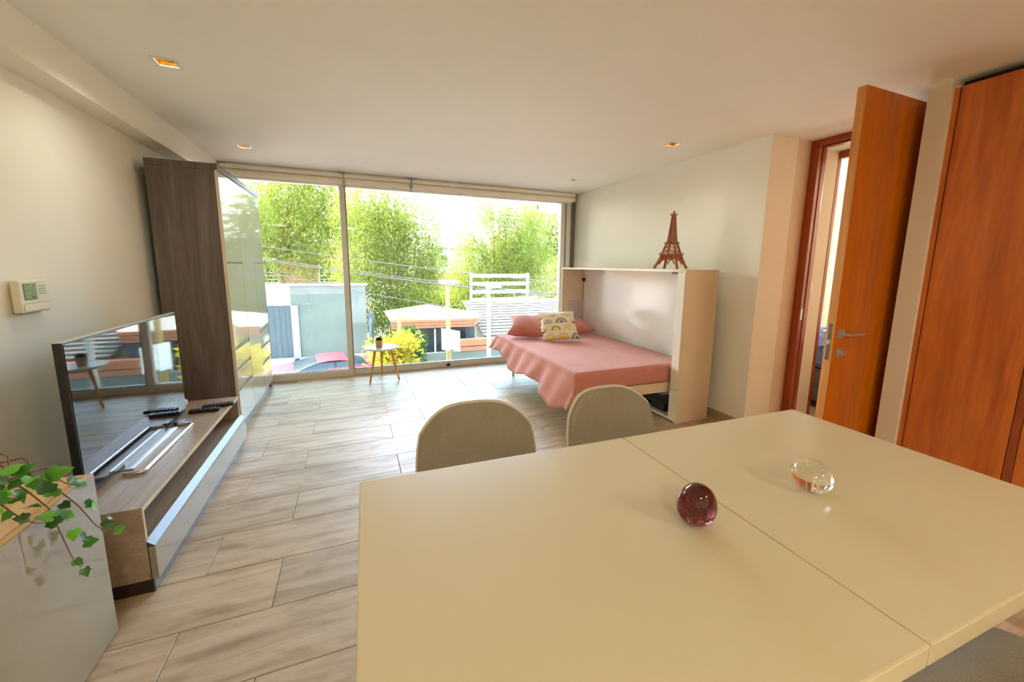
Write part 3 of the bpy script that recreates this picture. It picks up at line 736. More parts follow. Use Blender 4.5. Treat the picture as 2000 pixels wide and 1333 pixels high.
def pillow(name, mat, w, h, th, loc, nrm, up, label, pinch=.1):
    o = pillow_mesh(w, h, th, pinch=pinch).build(name, mat, None, smooth=True, fix=False)
    z = Vector(nrm).normalized(); y = (Vector(up)-z*Vector(up).dot(z)).normalized(); x = y.cross(z)
    R3 = Matrix((x, y, z)).transposed(); o.matrix_world = Matrix.Translation(loc) @ R3.to_4x4()
    lo = min((o.matrix_world @ v.co).z for v in o.data.vertices); o.matrix_world = Matrix.Translation((0, 0, MZ+.009-lo)) @ o.matrix_world
    return tag(o, label, 'pillow')
pillow('pillow', 'pillow_pink', .46, .44, .19, (1.93, 4.39, .60), (-.16, -.36, .93), (.45, .85, .3), 'pink pillow on the window side behind the patterned cushion', pinch=.24)
pillow('pillow', 'pillow_pink', .48, .40, .16, (2.56, 4.38, .60), (.1, -.36, .93), (0, 0, 1), 'pink pillow by the cabinet behind the patterned cushion', pinch=.22)
pillow('cushion', 'cushion_rainbow', .44, .42, .15, (2.20, 4.08, .665), (-.22, -.66, .72), (-.05, 0, 1), 'cream cushion with yellow and brown rainbow arches')

# ------------------------------------------------------------------ things in and on the cabinet
def power_box():
    t = thing('set_top_box', (2.62, 2.86, .034), 'black box with flat lid in the bottom of the bed cabinet', 'box')
    bx('body', 'black_plastic', t, 2.60, 2.80, 2.74, 2.92, .0345, .105, bev=.004)
    bx('lid', 'black_plastic', t, 2.585, 2.815, 2.725, 2.935, .1055, .118, bev=.003)
power_box()
tt = thing('cable_tray', (2.62, 3.15, .15), 'black flat tray under the bed beside the black box', 'tray')
bx('tray', 'black_plastic', tt, 2.60, 2.84, 2.97, 3.35, .0345, .075, bev=.004)
bx('lip', 'black_plastic', tt, 2.585, 2.60, 2.965, 3.355, .0345, .085, bev=.003)

def tower():
    c = Vector((2.735, 2.93, CZ+.0078)); t = thing('eiffel_tower_model', c, 'brown wooden lattice tower model on the white bed cabinet', 'model tower')
    t.rotation_euler = (0, 0, math.radians(24)); BASE[t.name] = Vector()
    Hh = .505; w0, w1, w2, w3 = .108, .062, .040, .011      # half widths at base, first, second, top
    z1, z2 = .125, .222
    def hw(z):
        if z < z1: return w0+(w1-w0)*(z/z1)**.85
        if z < z2: return w1+(w2-w1)*((z-z1)/(z2-z1))
        return w2*.85+(w3-w2*.85)*((z-z2)/(Hh-z2))**.8
    for sx in (-1, 1):
        for sy in (-1, 1):
            zs = [0, .04, .08, z1, .16, .19, z2]
            MB().tube([(sx*hw(z), sy*hw(z), z) for z in zs], [.013, .012, .011, .010, .009, .0085, .008], 6).build('leg', 'tower_wood', t)
            MB().tube([(sx*hw(z), sy*hw(z), z) for z in (z2, .3, .4, Hh-.02)], [.006, .005, .004, .0035], 5).build('corner_post', 'tower_wood', t)
    for z, e, th in ((z1, .018, .012), (z2, .015, .010), (Hh-.02, .012, .012)):
        a = hw(z)+e; bx('platform', 'tower_wood', t, -a, a, -a, a, z-th/2, z+th/2, bev=.001)
        if z < .3:
            m = MB()
            for q in range(4):
                p = [(-a, -a), (a, -a), (a, a), (-a, a)][q]; p2 = [(-a, -a), (a, -a), (a, a), (-a, a)][(q+1) % 4]
                m.tube([(*p, z+.016), (*p2, z+.016)], .0022, 5)
                for k in range(7): u = k/6; m.tube([(p[0]+(p2[0]-p[0])*u, p[1]+(p2[1]-p[1])*u, z), (p[0]+(p2[0]-p[0])*u, p[1]+(p2[1]-p[1])*u, z+.016)], .0015, 4)
            m.build('railing', 'tower_wood', t)
    a = hw(z1); bx('apron', 'tower_wood', t, -a-.004, a+.004, -a-.004, a+.004, z1-.045, z1-.006)
    for q in range(4):                                         # arches between the legs
        pts = []
        for k in range(9):
            th = PI*k/8; u = -math.cos(th)*.066; zz = .038+.05*math.sin(th); pts.append(Matrix.Rotation(q*PI/2, 3, 'Z') @ Vector((u, -hw(zz)+.002, zz)))
        MB().tube(pts, .0055, 6).build('arch', 'tower_wood', t)
    for q in range(4):                                         # lattice of each face
        m = MB(); zs = np.linspace(z2+.012, Hh-.03, 15)
        for za, zb in zip(zs, zs[1:]):
            A, B = hw(za), hw(zb); R3 = Matrix.Rotation(q*PI/2, 3, 'Z')
            m.tube([R3 @ Vector((-A, -A, za)), R3 @ Vector((B, -B, zb))], .002, 4); m.tube([R3 @ Vector((A, -A, za)), R3 @ Vector((-B, -B, zb))], .002, 4)
            m.tube([R3 @ Vector((-A, -A, za)), R3 @ Vector((A, -A, za))], .0022, 4)
        for za, zb in ((z1+.02, .175), (.175, z2-.01)):
            A, B = hw(za), hw(zb)
            m.tube([R3 @ Vector((-A, -A, za)), R3 @ Vector((B, -B, zb))], .0028, 4); m.tube([R3 @ Vector((A, -A, za)), R3 @ Vector((-B, -B, zb))], .0028, 4)
        m.build('lattice', 'tower_wood', t)
    MB().lathe([(0, 0), (.009, 0), (.010, .012), (.006, .024), (0, .026)], (0, 0, Hh-.014), 12).build('top_cap', 'tower_wood', t, smooth=True)
tower()

# ------------------------------------------------------------------ round side table with pot plant
def stool():
    c = Vector((.268, 4.79, 0)); t = thing('side_table', c, 'small round white side table on three oak legs by the window', 'side table')
    MB().lathe([(0, .385), (.178, .385), (.187, .392), (.187, .402), (.182, .408), (0, .408)], (c.x, c.y, 0), 40).build('table_top', 'stool_top', t, smooth=True, angle=40)
    bx('under_frame', 'oak_light', t, c.x-.09, c.x+.09, c.y-.02, c.y+.02, .362, .3848)
    for p in ((.119, 4.728), (.447, 4.764), (.267, 5.018)):
        f = Vector((p[0], p[1], 0)); tp = c+(f-c)*.52; tp.z = .386
        MB().tube([f, f.lerp(tp, .5), tp], [.0095, .014, .017], 12).build('leg', 'oak_light', t, smooth=True, angle=40)
    p = Vector((.236, 4.76, .4082)); q = thing('potted_plant', p, 'tiny succulent in a beige pot on the round side table', 'plant')
    MB().lathe([(0, 0), (.034, 0), (.041, .07), (.041, .085), (.036, .085), (.034, .072), (0, .072)], p, 20).build('pot', 'terracotta', q, smooth=True, angle=40)
    MB().lathe([(0, .074), (.033, .073)], p, 16).build('soil', 'soil', q)
    for k in range(16):
        a = k*2.4; tilt = .3+.06*k; L = .055; d = Vector((math.cos(a)*math.sin(tilt), math.sin(a)*math.sin(tilt), math.cos(tilt)))
        b0 = p+Vector((0, 0, .074)); MB().tube([b0, b0+d*L*.5, b0+d*L], [.004, .009, .001], 6).build('leaf', 'leaf_green', q, smooth=True)
stool()

# ------------------------------------------------------------------ dining table, chairs, glass eggs
TA = -math.radians(1.35); TC = Vector((.863, .69, 0))
def table():
    t = thing('dining_table', TC, 'large cream lacquered extending dining table with a centre seam', 'table'); t.rotation_euler = (0, 0, TA); BASE[t.name] = Vector()
    hx, hy, z1, z0 = .885, .423, .75, .706
    bx('table_leaf', 'table_lacquer', t, -hx, -.0012, -hy, hy, z0, z1, bev=.004)
    bx('table_leaf', 'table_lacquer', t, .0012, hx, -hy, hy, z0, z1, bev=.004)
    bx('apron', 'table_edge', t, -hx+.09, hx-.09, hy-.21, hy-.19, .665, z0-.0005)
    bx('apron', 'table_edge', t, -hx+.09, hx-.09, -hy+.19, -hy+.21, .665, z0-.0005)
    bx('apron', 'table_edge', t, -hx+.07, -hx+.09, -hy+.19, hy-.19, .665, z0-.0005)
    bx('apron', 'table_edge', t, hx-.09, hx-.07, -hy+.19, hy-.19, .665, z0-.0005)
    for sx in (-1, 1):
        for sy in (-1, 1):
            x, y = sx*(hx-.06), sy*(hy-.07)
            MB().tube([(x, y, 0), (x, y, .7055)], [.026, .036], 4).build('leg', 'table_edge', t)
table()
def make_chair():
    t = thing('dining_chair', (0, 0, 0), '', 'chair', 'upholstered dining chairs')
    # local: sitter faces -Y; profile runs seat front -> seat back -> top of the backrest
    prof = [(-.235, .425), (-.225, .452), (-.18, .465), (-.05, .458), (.07, .452), (.13, .462), (.165, .50), (.185, .56), (.205, .64), (.220, .71), (.233, .775), (.240, .815)]
    cum = [0]
    for a, b in zip(prof, prof[1:]): cum.append(cum[-1]+math.hypot(b[0]-a[0], b[1]-a[1]))
    tot = cum[-1]
    def P(v):
        d = v*tot
        for i in range(len(prof)-1):
            if d <= cum[i+1]+1e-9:
                u = (d-cum[i])/(cum[i+1]-cum[i]); return (prof[i][0]+(prof[i+1][0]-prof[i][0])*u, prof[i][1]+(prof[i+1][1]-prof[i][1])*u)
        return prof[-1]
    def hwid(v):
        if v < .12: return .235*(1-(1-v/.12)**3*.16)
        if v < .55: return .238+.016*math.sin((v-.12)/.43*PI)
        return .238-.018*((v-.55)/.45)
    def fn(u, v):
        s = (u*2-1); s = math.copysign(1-(1-abs(s))**1.5, s); cut = 1-.105*abs(s)**3.6; vv = v*cut; y, z = P(vv); h = hwid(vv)
        if v > .8: h *= 1-.05*((v-.8)/.2)**3
        x = s*h
        back = min(1, max(0, (vv-.5)/.2))
        return (x, y-back*.055*abs(s)**2.2, z+(1-back)*.022*abs(s)**2.5)
    m = MB().grid(fn, 41, 44); o = m.build('shell', 'chair_fabric', t, smooth=True)
    sm = o.modifiers.new('thick', 'SOLIDIFY'); sm.thickness = .026; sm.offset = 0
    bv = o.modifiers.new('round', 'BEVEL'); bv.width = .008; bv.segments = 3; bv.limit_method = 'ANGLE'; bv.angle_limit = math.radians(50)
    rim = [fn(0, k/60) for k in range(10, 60)] + [fn(k/40, 1) for k in range(41)] + [fn(1, k/60) for k in range(59, 9, -1)]
    rim = [Vector(p)+Vector((0, .010, .0)) for p in rim]
    MB().tube(rim, .0075, 6).build('piping', 'chair_piping', t, smooth=True)
    bx('seat_frame', 'black_plastic', t, -.15, .15, -.15, .13, .405, .425)
    for sx in (-1, 1):
        for sy in (-1, 1):
            MB().tube([(sx*.14, sy*.13-.01, .424), (sx*.20, sy*.20, 0)], [.016, .010], 10).build('leg', 'oak_light', t, smooth=True, angle=40)
    return t
ch = make_chair(); ch['label'] = 'taupe upholstered chair across the table on the television side'
ch.location = (.405, 1.235, 0); ch.rotation_euler = (0, 0, math.radians(-4))
c2 = copy_tree(ch); c2['label'] = 'taupe upholstered chair across the table beside the bed'; c2.location = (1.035, 1.225, 0); c2.rotation_euler = (0, 0, math.radians(3))
c3 = copy_tree(ch); c3['label'] = 'taupe upholstered chair on the opposite side, pushed under the table edge'; c3.location = (1.19, .145, 0); c3.rotation_euler = (0, 0, math.radians(176))

def egg(name, c, r, mat, tilt, label, seed):
    t = thing(name, c, label, 'paperweight'); BASE[t.name] = Vector()
    bm = bmesh.new(); bmesh.ops.create_uvsphere(bm, u_segments=40, v_segments=24, radius=1)
    for v in bm.verts:
        k = 1-.10*v.co.z; v.co = Vector((v.co.x*r[0]*k, v.co.y*r[1]*k, v.co.z*r[2]))
    R3 = Euler(tilt).to_matrix(); bmesh.ops.rotate(bm, matrix=R3, verts=list(bm.verts), cent=(0, 0, 0))
    lo = min(v.co.z for v in bm.verts); bmesh.ops.translate(bm, verts=list(bm.verts), vec=(0, 0, -lo+.0006))
    m = MB(); m.merge(bm); m.build('glass_body', mat, t, smooth=True)
    rg = random.Random(seed); mb = MB()
    for i in range(26):
        while True:
            p = Vector((rg.uniform(-1, 1), rg.uniform(-1, 1), rg.uniform(-1, 1)))
            if p.length < .8: break
        p = R3 @ Vector((p.x*r[0], p.y*r[1], p.z*r[2])); p.z += -lo
        b2 = bmesh.new(); bmesh.ops.create_icosphere(b2, subdivisions=1, radius=rg.uniform(.0007, .0019)); mb.merge(b2, Matrix.Translation(p))
    o = mb.build('bubbles', 'glass_bubble', t, smooth=True); o['kind'] = 'stuff'
    # bubbles are air: turn their normals inward so the glass reads as hollow there
    o.data.flip_normals()
ea = atZ(.75, 1364, 1030); egg('glass_egg', (ea.x, ea.y+.01, .75), (.046, .044, .054), 'glass_plum', (.25, -.18, 0), 'plum red glass egg lying on the cream table', 3)
eb = atZ(.75, 1592, 962); egg('glass_egg', (eb.x, eb.y+.012, .75), (.052, .050, .043), 'glass_clear', (.2, .25, 0), 'clear bubbled glass egg lying on the cream table', 5)

# ------------------------------------------------------------------ door, its frame, closet
def door():
    t = thing('door_1', (XD-.01, 1.43, 0), 'open orange brown wooden door with steel lever handle', None); t['kind'] = 'structure'
    x0, x1, yf, yb = 2.562, 3.47, 1.412, 1.456
    bx('door_leaf', 'door_wood', t, x0+.002, x1, yf, yb, .008, 2.325, bev=.001)
    bx('edge_band', 'door_edge_wood', t, x0, x0+.0019, yf, yb, .008, 2.325)
    l = bx('lock_plate', 'chrome', t, x0-.002, x0, yf+.012, yb-.012, .83, 1.045, bev=.0005)
    bx('latch_bolt', 'steel', l, x0-.008, x0-.002, yf+.016, yb-.016, .925, .95)
    def lever(side):
        s = -1 if side == 'in' else 1; y = yf if s < 0 else yb; hx, hz = x0+.062, .985
        y0, y1 = (y-.009, y) if s < 0 else (y, y+.009)
        r = bx('rose', 'steel', t, hx-.026, hx+.026, y0, y1, hz-.026, hz+.026, bev=.002)
        MB().tube([(hx, y, hz), (hx, y+s*.05, hz)], .008, 10).tube([(hx-.008, y+s*.05, hz), (hx+.125, y+s*.052, hz-.001)], .0085, 10).build('lever', 'steel', r, smooth=True, angle=40)
        q = bx('lock_rose', 'steel', t, hx-.026, hx+.026, y0, y1, .875-.026, .875+.026, bev=.002)
        MB().tube([(hx, y+s*.009, .875), (hx, y+s*.022, .875)], .014, 16).box(hx-.004, hx+.004, min(y+s*.022, y+s*.036), max(y+s*.022, y+s*.036), .862, .888).build('thumb_turn', 'steel', q)
    lever('in'); lever('out')
    f = thing('door_2', (XD, 1.8, 0), 'dark orange wooden frame of the open door', None); f['kind'] = 'structure'
    bx('jamb', 'frame_wood', f, XD, XD+.10, 2.196, 2.2615, 0, ZC, bev=.002)
    bx('door_stop', 'frame_wood', f, XD+.045, XD+.06, 2.19, 2.196, 0, 2.318)
    bx('head', 'frame_wood', f, XD, XD+.10, 1.3565, 2.196, 2.33, ZC, bev=.002)
    bx('head_stop', 'frame_wood', f, XD+.045, XD+.10, 1.3565, 2.182, 2.316, 2.33)
    bx('jamb', 'frame_wood', f, XD, XD+.10, 1.3565, 1.405, 0, 2.33, bev=.002)
    bx('strike_plate', 'steel', f, XD+.012, XD+.034, 2.1945, 2.196, .93, 1.02)
    g = thing('door_3', (3.92, 2.26, 0), 'thin dark wooden bedroom door frame beyond the passage', None); g['kind'] = 'structure'
    bx('jamb', 'frame_wood', g, 3.846, 3.882, 2.258, 2.44, 0, 2.34)
    bx('head', 'frame_wood', g, 3.846, 3.90, 1.255, 2.257, 2.28, 2.34)
    s = thing('light_switch', (3.66, 2.26, 1.2), 'small pale light switch on the passage wall', 'switch')
    bx('plate', 'plastic_white', s, 3.62, 3.70, 2.252, 2.262, 1.16, 1.24, bev=.003); bx('rocker', 'plastic_cream', s, 3.645, 3.675, 2.247, 2.252, 1.185, 1.215)
door()
def closet():
    xf = 3.045
    t = thing('built_in_closet', (3.3, 0, 0), 'tall reddish wooden closet with flush doors beside the beige pillar', 'closet')
    bx('carcass', 'seam_brown', t, xf+.024, 3.55, YB+.01, 1.235, 0, 2.33)
    bx('edge_stile', 'closet_wood', t, xf-.004, xf+.3, 1.236, 1.2575, 0, 2.325)
    bx('dark_gap', 'shadow_gap', t, xf+.08, 3.55, YB+.01, 1.2575, 2.331, ZC-.004)  # dark block; shade of the gap above the doors is in its colour
    ys = [1.232, .832, .795, .392, -.008, -.41, -.812, -1.2]
    bx('door', 'closet_wood', t, xf, xf+.022, .832, 1.231, .01, 2.328, bev=.001)
    bx('stile', 'frame_wood', t, xf+.006, xf+.022, .797, .829, .01, 2.328, bev=.001)
    y = .794
    for k in range(7):
        bx('door', 'closet_wood', t, xf, xf+.022, max(y-.48, YB+.02), y, .01, 2.328, bev=.001); y -= .484
    a = thing('ceiling_bracket', (3.04, 1.25, 2.33), 'tiny white bracket above the closet corner', 'bracket')
    bx('bracket', 'plastic_white', a, 3.046, 3.08, 1.237, 1.2575, 2.326, 2.334)
closet()

# bedroom contents seen in the slit beside the door
bd = thing('bedroom_bed', (5.2, 2.6, 0), 'bed with striped blue and grey linen seen past the door edge', 'bed')
bx('base', 'linen_grey', bd, 4.15, 6.2, 1.75, 3.2, .06, .40, bev=.03)
bx('mattress', 'linen_blue', bd, 4.13, 6.2, 1.73, 3.2, .40, .64, bev=.06)
MB().grid(lambda u, v: (4.1+.5*u+.04*math.sin(v*9), 1.75+.95*v, .66+.16*math.sin(u*PI)*math.sin(v*PI)+.03*math.sin(v*17+u*5)), 12, 20).build('duvet', 'linen_blue', bd, smooth=True)
cu = thing('curtain', (6.35, 2.1, 0), 'white curtain hanging in the bedroom', 'curtain')
MB().grid(lambda u, v: (6.3+.035*math.sin(u*55), 1.2+3.6*u, .02+2.28*v), 160, 2).build('cloth', 'blind_fabric', cu, smooth=True)
bx('rail', 'alu', cu, 6.28, 6.32, 1.15, 4.9, 2.30, 2.33)
bl = thing('bedroom_fill_lamp', (5.2, 2.4, 2.34), 'added unseen lamp that brightens the bedroom', 'lamp')  # unseen lamp added to brighten the bedroom past the door edge
MB().lathe([(0, -.06), (.10, -.055), (.14, -.03), (.15, 0), (0, 0)], (5.2, 2.4, 2.339)).build('shade', 'plastic_white', bl, smooth=True)
ll = bpy.data.lights.new('lamp_light', 'POINT'); ll.energy = 45; ll.color = (1, .93, .84); ll.shadow_soft_size = .12
lo = bpy.data.objects.new('lamp_light', ll); COL.objects.link(lo); lo.parent = bl; lo.location = (0, 0, -.2)

# ------------------------------------------------------------------ outside
ZG = -2.7; YO = 18.6
struct(bx('street', 'asphalt', None, -60, 70, YW+.3, 90, ZG-.2, ZG), 'pale asphalt street below the window')
struct(bx('pavement', 'pavement', None, -60, 70, 14.5, YO, ZG, ZG+.12), 'pale pavement in front of the garden wall')
def garden_wall():
    t = thing('garden_wall', (-1.5, YO, ZG), 'high pale rendered garden wall across the street', 'wall')
    bx('wall_body', 'render_grey', t, -2.44, .45, YO, YO+.25, ZG, .42)
    bx('wall_body', 'render_white', t, -9, -2.44, YO+.02, YO+.25, -.38, .42)
    bx('wall_body', 'render_white', t, -9, -3.5, YO, YO+.25, ZG, -.38)
    bx('coping', 'render_white', t, -9, .5, YO-.05, YO+.3, .42, .50)
    bx('buttress', 'render_white', t, -2.46, -2.2, YO-.06, YO, ZG, -.38)
    bx('letter_slot', 'plinth_grey', t, -2.05, -1.65, YO-.012, YO, -.38, -.26)
    g = thing('street_gate', (-2.95, YO, ZG), 'slate blue metal gate in the garden wall', 'gate')
    for i in range(5): bx('gate_board', 'gate_slate', g, -3.49+i*.208, -3.29+i*.208, YO-.02, YO+.01, ZG+.13, -.40, bev=.004)
    bx('gate_frame', 'gate_slate', g, -3.5, -2.45, YO+.012, YO+.04, ZG+.13, -.395)
    p = thing('drain_pipe', (.55, YO, ZG), 'dark blue downpipe at the end of the garden wall', 'pipe')
    MB().tube([(.62, YO, ZG), (.62, YO, -.9)], .10, 12).build('pipe', 'gate_slate', p, smooth=True)
    bx('pipe_box', 'gate_slate', p, .5, .75, YO-.1, YO+.12, -.95, -.78)
garden_wall()
def car():
    t = thing('parked_car', (-.95, 12.9, ZG), 'red hatchback parked in front of the garden wall', 'car'); t.rotation_euler = (0, 0, math.radians(8)); BASE[t.name] = Vector()
    # length along X, nose to -X; rows: x, half width, belt z, top z, roof half width
    rows = [(-2.0, .55, .66, .74), (-1.85, .76, .78, .92), (-1.2, .82, .88, 1.03), (-.75, .84, .90, 1.08), (1.0, .84, .92, 1.08), (1.35, .80, .90, 1.07), (1.52, .68, .76, 1.0), (1.58, .6, .64, .8)]
    m = MB(); R = []
    for x, hw, zb, zt in rows:
        ring = [(-hw*.92, .22), (-hw, .42), (-hw, zb), (-hw*.86, zt), (0, zt+.035), (hw*.86, zt), (hw, zb), (hw, .42), (hw*.92, .22)]
        R.append([m.bm.verts.new((x, a, b)) for a, b in ring])
    for a, b in zip(R, R[1:]):
        for i in range(len(a)): m.bm.faces.new((a[i], a[(i+1) % len(a)], b[(i+1) % len(a)], b[i]))
    m.bm.faces.new(R[0]); m.bm.faces.new(R[-1][::-1]); m.build('body', 'car_red', t, smooth=True, angle=35)
    def loft(rows, name, mat):
        m = MB(); R = []
        for x, hw, z in rows: R.append([m.bm.verts.new((x, a*hw, z+b)) for a, b in ((-1, 0), (-.8, .02), (0, .035), (.8, .02), (1, 0))])
        for a, b in zip(R, R[1:]):
            for i in range(4): m.bm.faces.new((a[i], a[i+1], b[i+1], b[i]))
        return m.build(name, mat, t, smooth=True)
    loft([(-.80, .74, 1.07), (-.20, .60, 1.26)], 'windscreen', 'car_glass')
    loft([(-.20, .60, 1.26), (.1, .61, 1.29), (.4, .60, 1.28), (.62, .58, 1.24)], 'roof', 'car_red')
    loft([(.62, .58, 1.24), (1.15, .68, 1.07)], 'rear_window', 'car_glass')
    for s in (-1, 1):
        MB().poly([(-.78, s*.76, 1.06), (-.20, s*.61, 1.25), (.62, s*.59, 1.23), (1.12, s*.70, 1.07)]).build('side_window', 'car_glass', t)
        bx('door_mirror', 'black_plastic', t, -.75, -.6, min(s*.84, s*1.0), max(s*.84, s*1.0), 1.03, 1.14, bev=.03)
        MB().tube([(.25, s*.73, .97), (.25, s*.615, 1.24)], .03, 6).build('pillar', 'black_plastic', t)
        for x in (-1.25, 1.0):
            wb = bmesh.new(); bmesh.ops.create_cone(wb, cap_ends=True, segments=24, radius1=.31, radius2=.31, depth=.2)
            m = MB(); m.merge(wb, Matrix.Translation((x, s*.74, .31)) @ Matrix.Rotation(PI/2, 4, 'X')); wh = m.build('wheel', 'rubber', t)
            wb = bmesh.new(); bmesh.ops.create_cone(wb, cap_ends=True, segments=20, radius1=.19, radius2=.19, depth=.21)
            m = MB(); m.merge(wb, Matrix.Translation((x, s*.74, .31)) @ Matrix.Rotation(PI/2, 4, 'X')); m.build('hub_cap', 'chrome', wh)
        bx('head_lamp', 'plastic_white', t, -1.95, -1.75, min(s*.45, s*.7), max(s*.45, s*.7), .62, .72, bev=.02)
    return t
car()

def low_house():
    t = thing('low_house', (4, 16, ZG), 'low house with pale flat roof and brown fascia boards across the street', 'house')
    y = 15.
    a, b, c = atY(15, 770, 655), atY(15, 930, 643), atY(16.6, 950, 622)
    z0, z1 = -1.10, -.78
    P_ = [(-.2+1.4, 15.2), (4.35, 15.0), (5.1, 16.6), (4.0, 18.4), (1.2, 18.6)]
    MB().prism([(x, yy, z1) for x, yy in P_], (0, 0, .06)).build('roof_deck', 'roof_pale', t)
    m = MB(); top = (2.9, 17.4, -.35)
    for q in range(5): m.poly([(P_[q][0], P_[q][1], z1+.06), (P_[(q+1) % 5][0], P_[(q+1) % 5][1], z1+.06), top])
    m.build('roof', 'roof_pale', t)
    for (p, q) in ((P_[0], P_[1]), (P_[1], P_[2])):
        d = Vector((q[0]-p[0], q[1]-p[1], 0)).normalized(); n = Vector((d.y, -d.x, 0))
        for k in range(3):
            zz = z1-.03-.115*k; o = n*(.03-.03*k)
            MB().prism([Vector((p[0], p[1], zz))+o, Vector((q[0], q[1], zz))+o, Vector((q[0], q[1], zz+.105))+o, Vector((p[0], p[1], zz+.105))+o], -n*.04).build('fascia_board', 'fascia_brown', t)
    bx('wall_body', 'gate_slate', t, 1.7, 4.6, 15.9, 18.5, ZG, z1-.02)
    bx('front_wall', 'render_grey', t, 1.5, 9.5, 14.75, 14.95, ZG, -1.95)
    bx('wall_cap', 'fascia_brown', t, 3.6, 9.5, 14.7, 15.0, -1.75, -1.5); bx('wall_cap', 'fascia_brown', t, 3.6, 9.5, 14.72, 15.0, -1.95, -1.78)
    bx('porch_glass', 'car_glass', t, 2.1, 4.2, 15.86, 15.89, -2.2, -1.2)
    for k in range(3): bx('window_bar', 'plastic_white', t, 2.3+.6*k, 2.36+.6*k, 15.83, 15.87, -2.2, -1.2)
    h = thing('tiled_house', (7, 18, ZG), 'house with long pale corrugated roof behind the poles', 'house')
    r0, r1 = atY(15.6, 955, 690), atY(19.5, 1090, 625)
    for k in range(13):
        u = k/13; yy = 15.6+3.9*u; z = -1.55+1.15*u
        bx('roof_course', 'roof_pale', h, 4.9+.1*u, 11.5, yy, yy+.36, z, z+.055)
    bx('wall_body', 'render_white', h, 5.4, 11, 15.9, 19.5, ZG, -1.6)
    bx('gable_wall', 'render_white', h, 5.2, 11.2, 19.3, 19.5, ZG, -.6)
    s = thing('slatted_screen', (6.6, 20, -.4), 'white horizontal slat screen beyond the corrugated roof', 'screen')
    for k in range(4): bx('slat', 'render_white', s, 5.6, 8.9, 20.0, 20.1, -.55+.42*k, -.36+.42*k)
    for x in (5.65, 8.85): bx('post', 'render_white', s, x-.06, x+.06, 20.1, 20.2, ZG, .95)
low_house()
def apartment(name, label, x0, x1, y, zt, brick, floors, seed):
    t = thing(name, ((x0+x1)/2, y, ZG), label, 'building')
    bx('wall_body', brick, t, x0, x1, y, y+5, ZG, zt)
    n = max(2, int((x1-x0)/2.2)); rg = random.Random(seed)
    for f in range(floors):
        z = zt-1.9-f*2.6
        if z < ZG: break
        bx('balcony_slab', 'render_white', t, x0-.1, x1+.1, y-.7, y, z-.45, z-.3)
        for k in range(4): bx('balcony_rail', 'render_white', t, x0-.1, x1+.1, y-.72, y-.68, z-.2+.2*k, z-.13+.2*k)
        for i in range(n):
            cx = x0+(i+.5)*(x1-x0)/n; w_ = bx('window_frame', 'plastic_white', t, cx-.6, cx+.6, y-.04, y+.02, z-.2, z+1.2)
            bx('pane', 'car_glass', w_, cx-.53, cx+.53, y-.06, y-.04, z-.13, z+1.13)
    bx('roof_edge', 'render_white', t, x0-.2, x1+.2, y-.2, y+5.2, zt, zt+.25)
apartment('apartment_building', 'pinkish apartment house with white balcony rails behind the garden wall', -5.9, .2, 26.6, 2.3, 'brick_pink', 2, 1)
apartment('apartment_building', 'far white apartment block in the gap between the trees', 8, 14.5, 46, 3.2, 'render_white', 3, 2)
apartment('apartment_building', 'far terracotta house low behind the street lamp', 5.0, 9.5, 34, .6, 'brick_pink', 1, 3)
apartment('apartment_building', 'far pale block beyond the slatted screen', 17, 26, 50, 4.0, 'render_grey', 3, 4)

def eave():
    t = thing('neighbour_eave', (4.9, 9, 2.7), 'corner of a neighbouring roof eave with slate and brown fascia', 'eave')
    a, b, c = Vector((4.21, 9.0, 2.66)), Vector((5.6, 9.0, 2.66)), Vector((5.6, 7.6, 2.66))
    MB().prism([a, b, c], (0, 0, .04)).build('soffit', 'cab_beige', t)
    for p, q in ((a, c), (a, b)): MB().prism([p+Vector((0, 0, .04)), q+Vector((0, 0, .04)), q+Vector((0, 0, .16)), p+Vector((0, 0, .16))], (0, .05, 0)).build('fascia', 'fascia_brown', t)
    MB().prism([a+Vector((.05, 0, .16)), b+Vector((0, 0, .16)), b+Vector((0, .3, .9)), a+Vector((.7, .3, .55))], (0, .05, 0)).build('roof_slope', 'roof_slate', t)
    bx('wall_body', 'render_white', t, 5.3, 6.3, 8.0, 9.0, ZG, 2.655)
eave()

def pole(name, x, y, z1, r, mat, label, lamp=False):
    t = thing(name, (x, y, ZG), label, 'pole')
    MB().tube([(x, y, ZG), (x, y, z1)], [r*1.2, r*.8], 12).build('shaft', mat, t, smooth=True, angle=40)
    if lamp:
        bx('lamp_head', 'pole_white', t, x-.3, x+.35, y-.12, y+.12, z1, z1+.12, bev=.04)
        bx('lamp_glass', 'plastic_cream', t, x-.2, x+.25, y-.09, y+.09, z1-.03, z1)
    else:
        bx('cross_arm', mat, t, x-.12, x+.5, y-.03, y+.03, z1-.12, z1-.04)
    return t
pole('street_lamp', 3.07, 14.0, .70, .085, 'pole_cream', 'cream street lamp post carrying the white board', True)
pole('utility_pole', 4.665, 14.2, .62, .075, 'pole_white', 'white utility pole beside the corrugated roof')
pole('utility_pole', 1.21, 12.2, -.2, .07, 'pole_cream', 'short cream post between the shrubs')
sb = thing('notice_board', (3.1, 13.85, -1.3), 'blank white double board fixed to the street lamp post', 'board')
MB().prism([(2.78, 13.81, -.86), (3.06, 13.81, -.92), (3.06, 13.81, -1.70), (2.78, 13.81, -1.62)], (0, -.03, 0)).build('board', 'plastic_white', sb)
MB().prism([(3.09, 13.81, -.92), (3.44, 13.81, -1.0), (3.44, 13.81, -1.74), (3.09, 13.81, -1.64)], (0, -.03, 0)).build('board', 'plastic_white', sb)
bx('clamp', 'steel', sb, 2.98, 3.16, 13.812, 13.879, -1.3, -1.24)
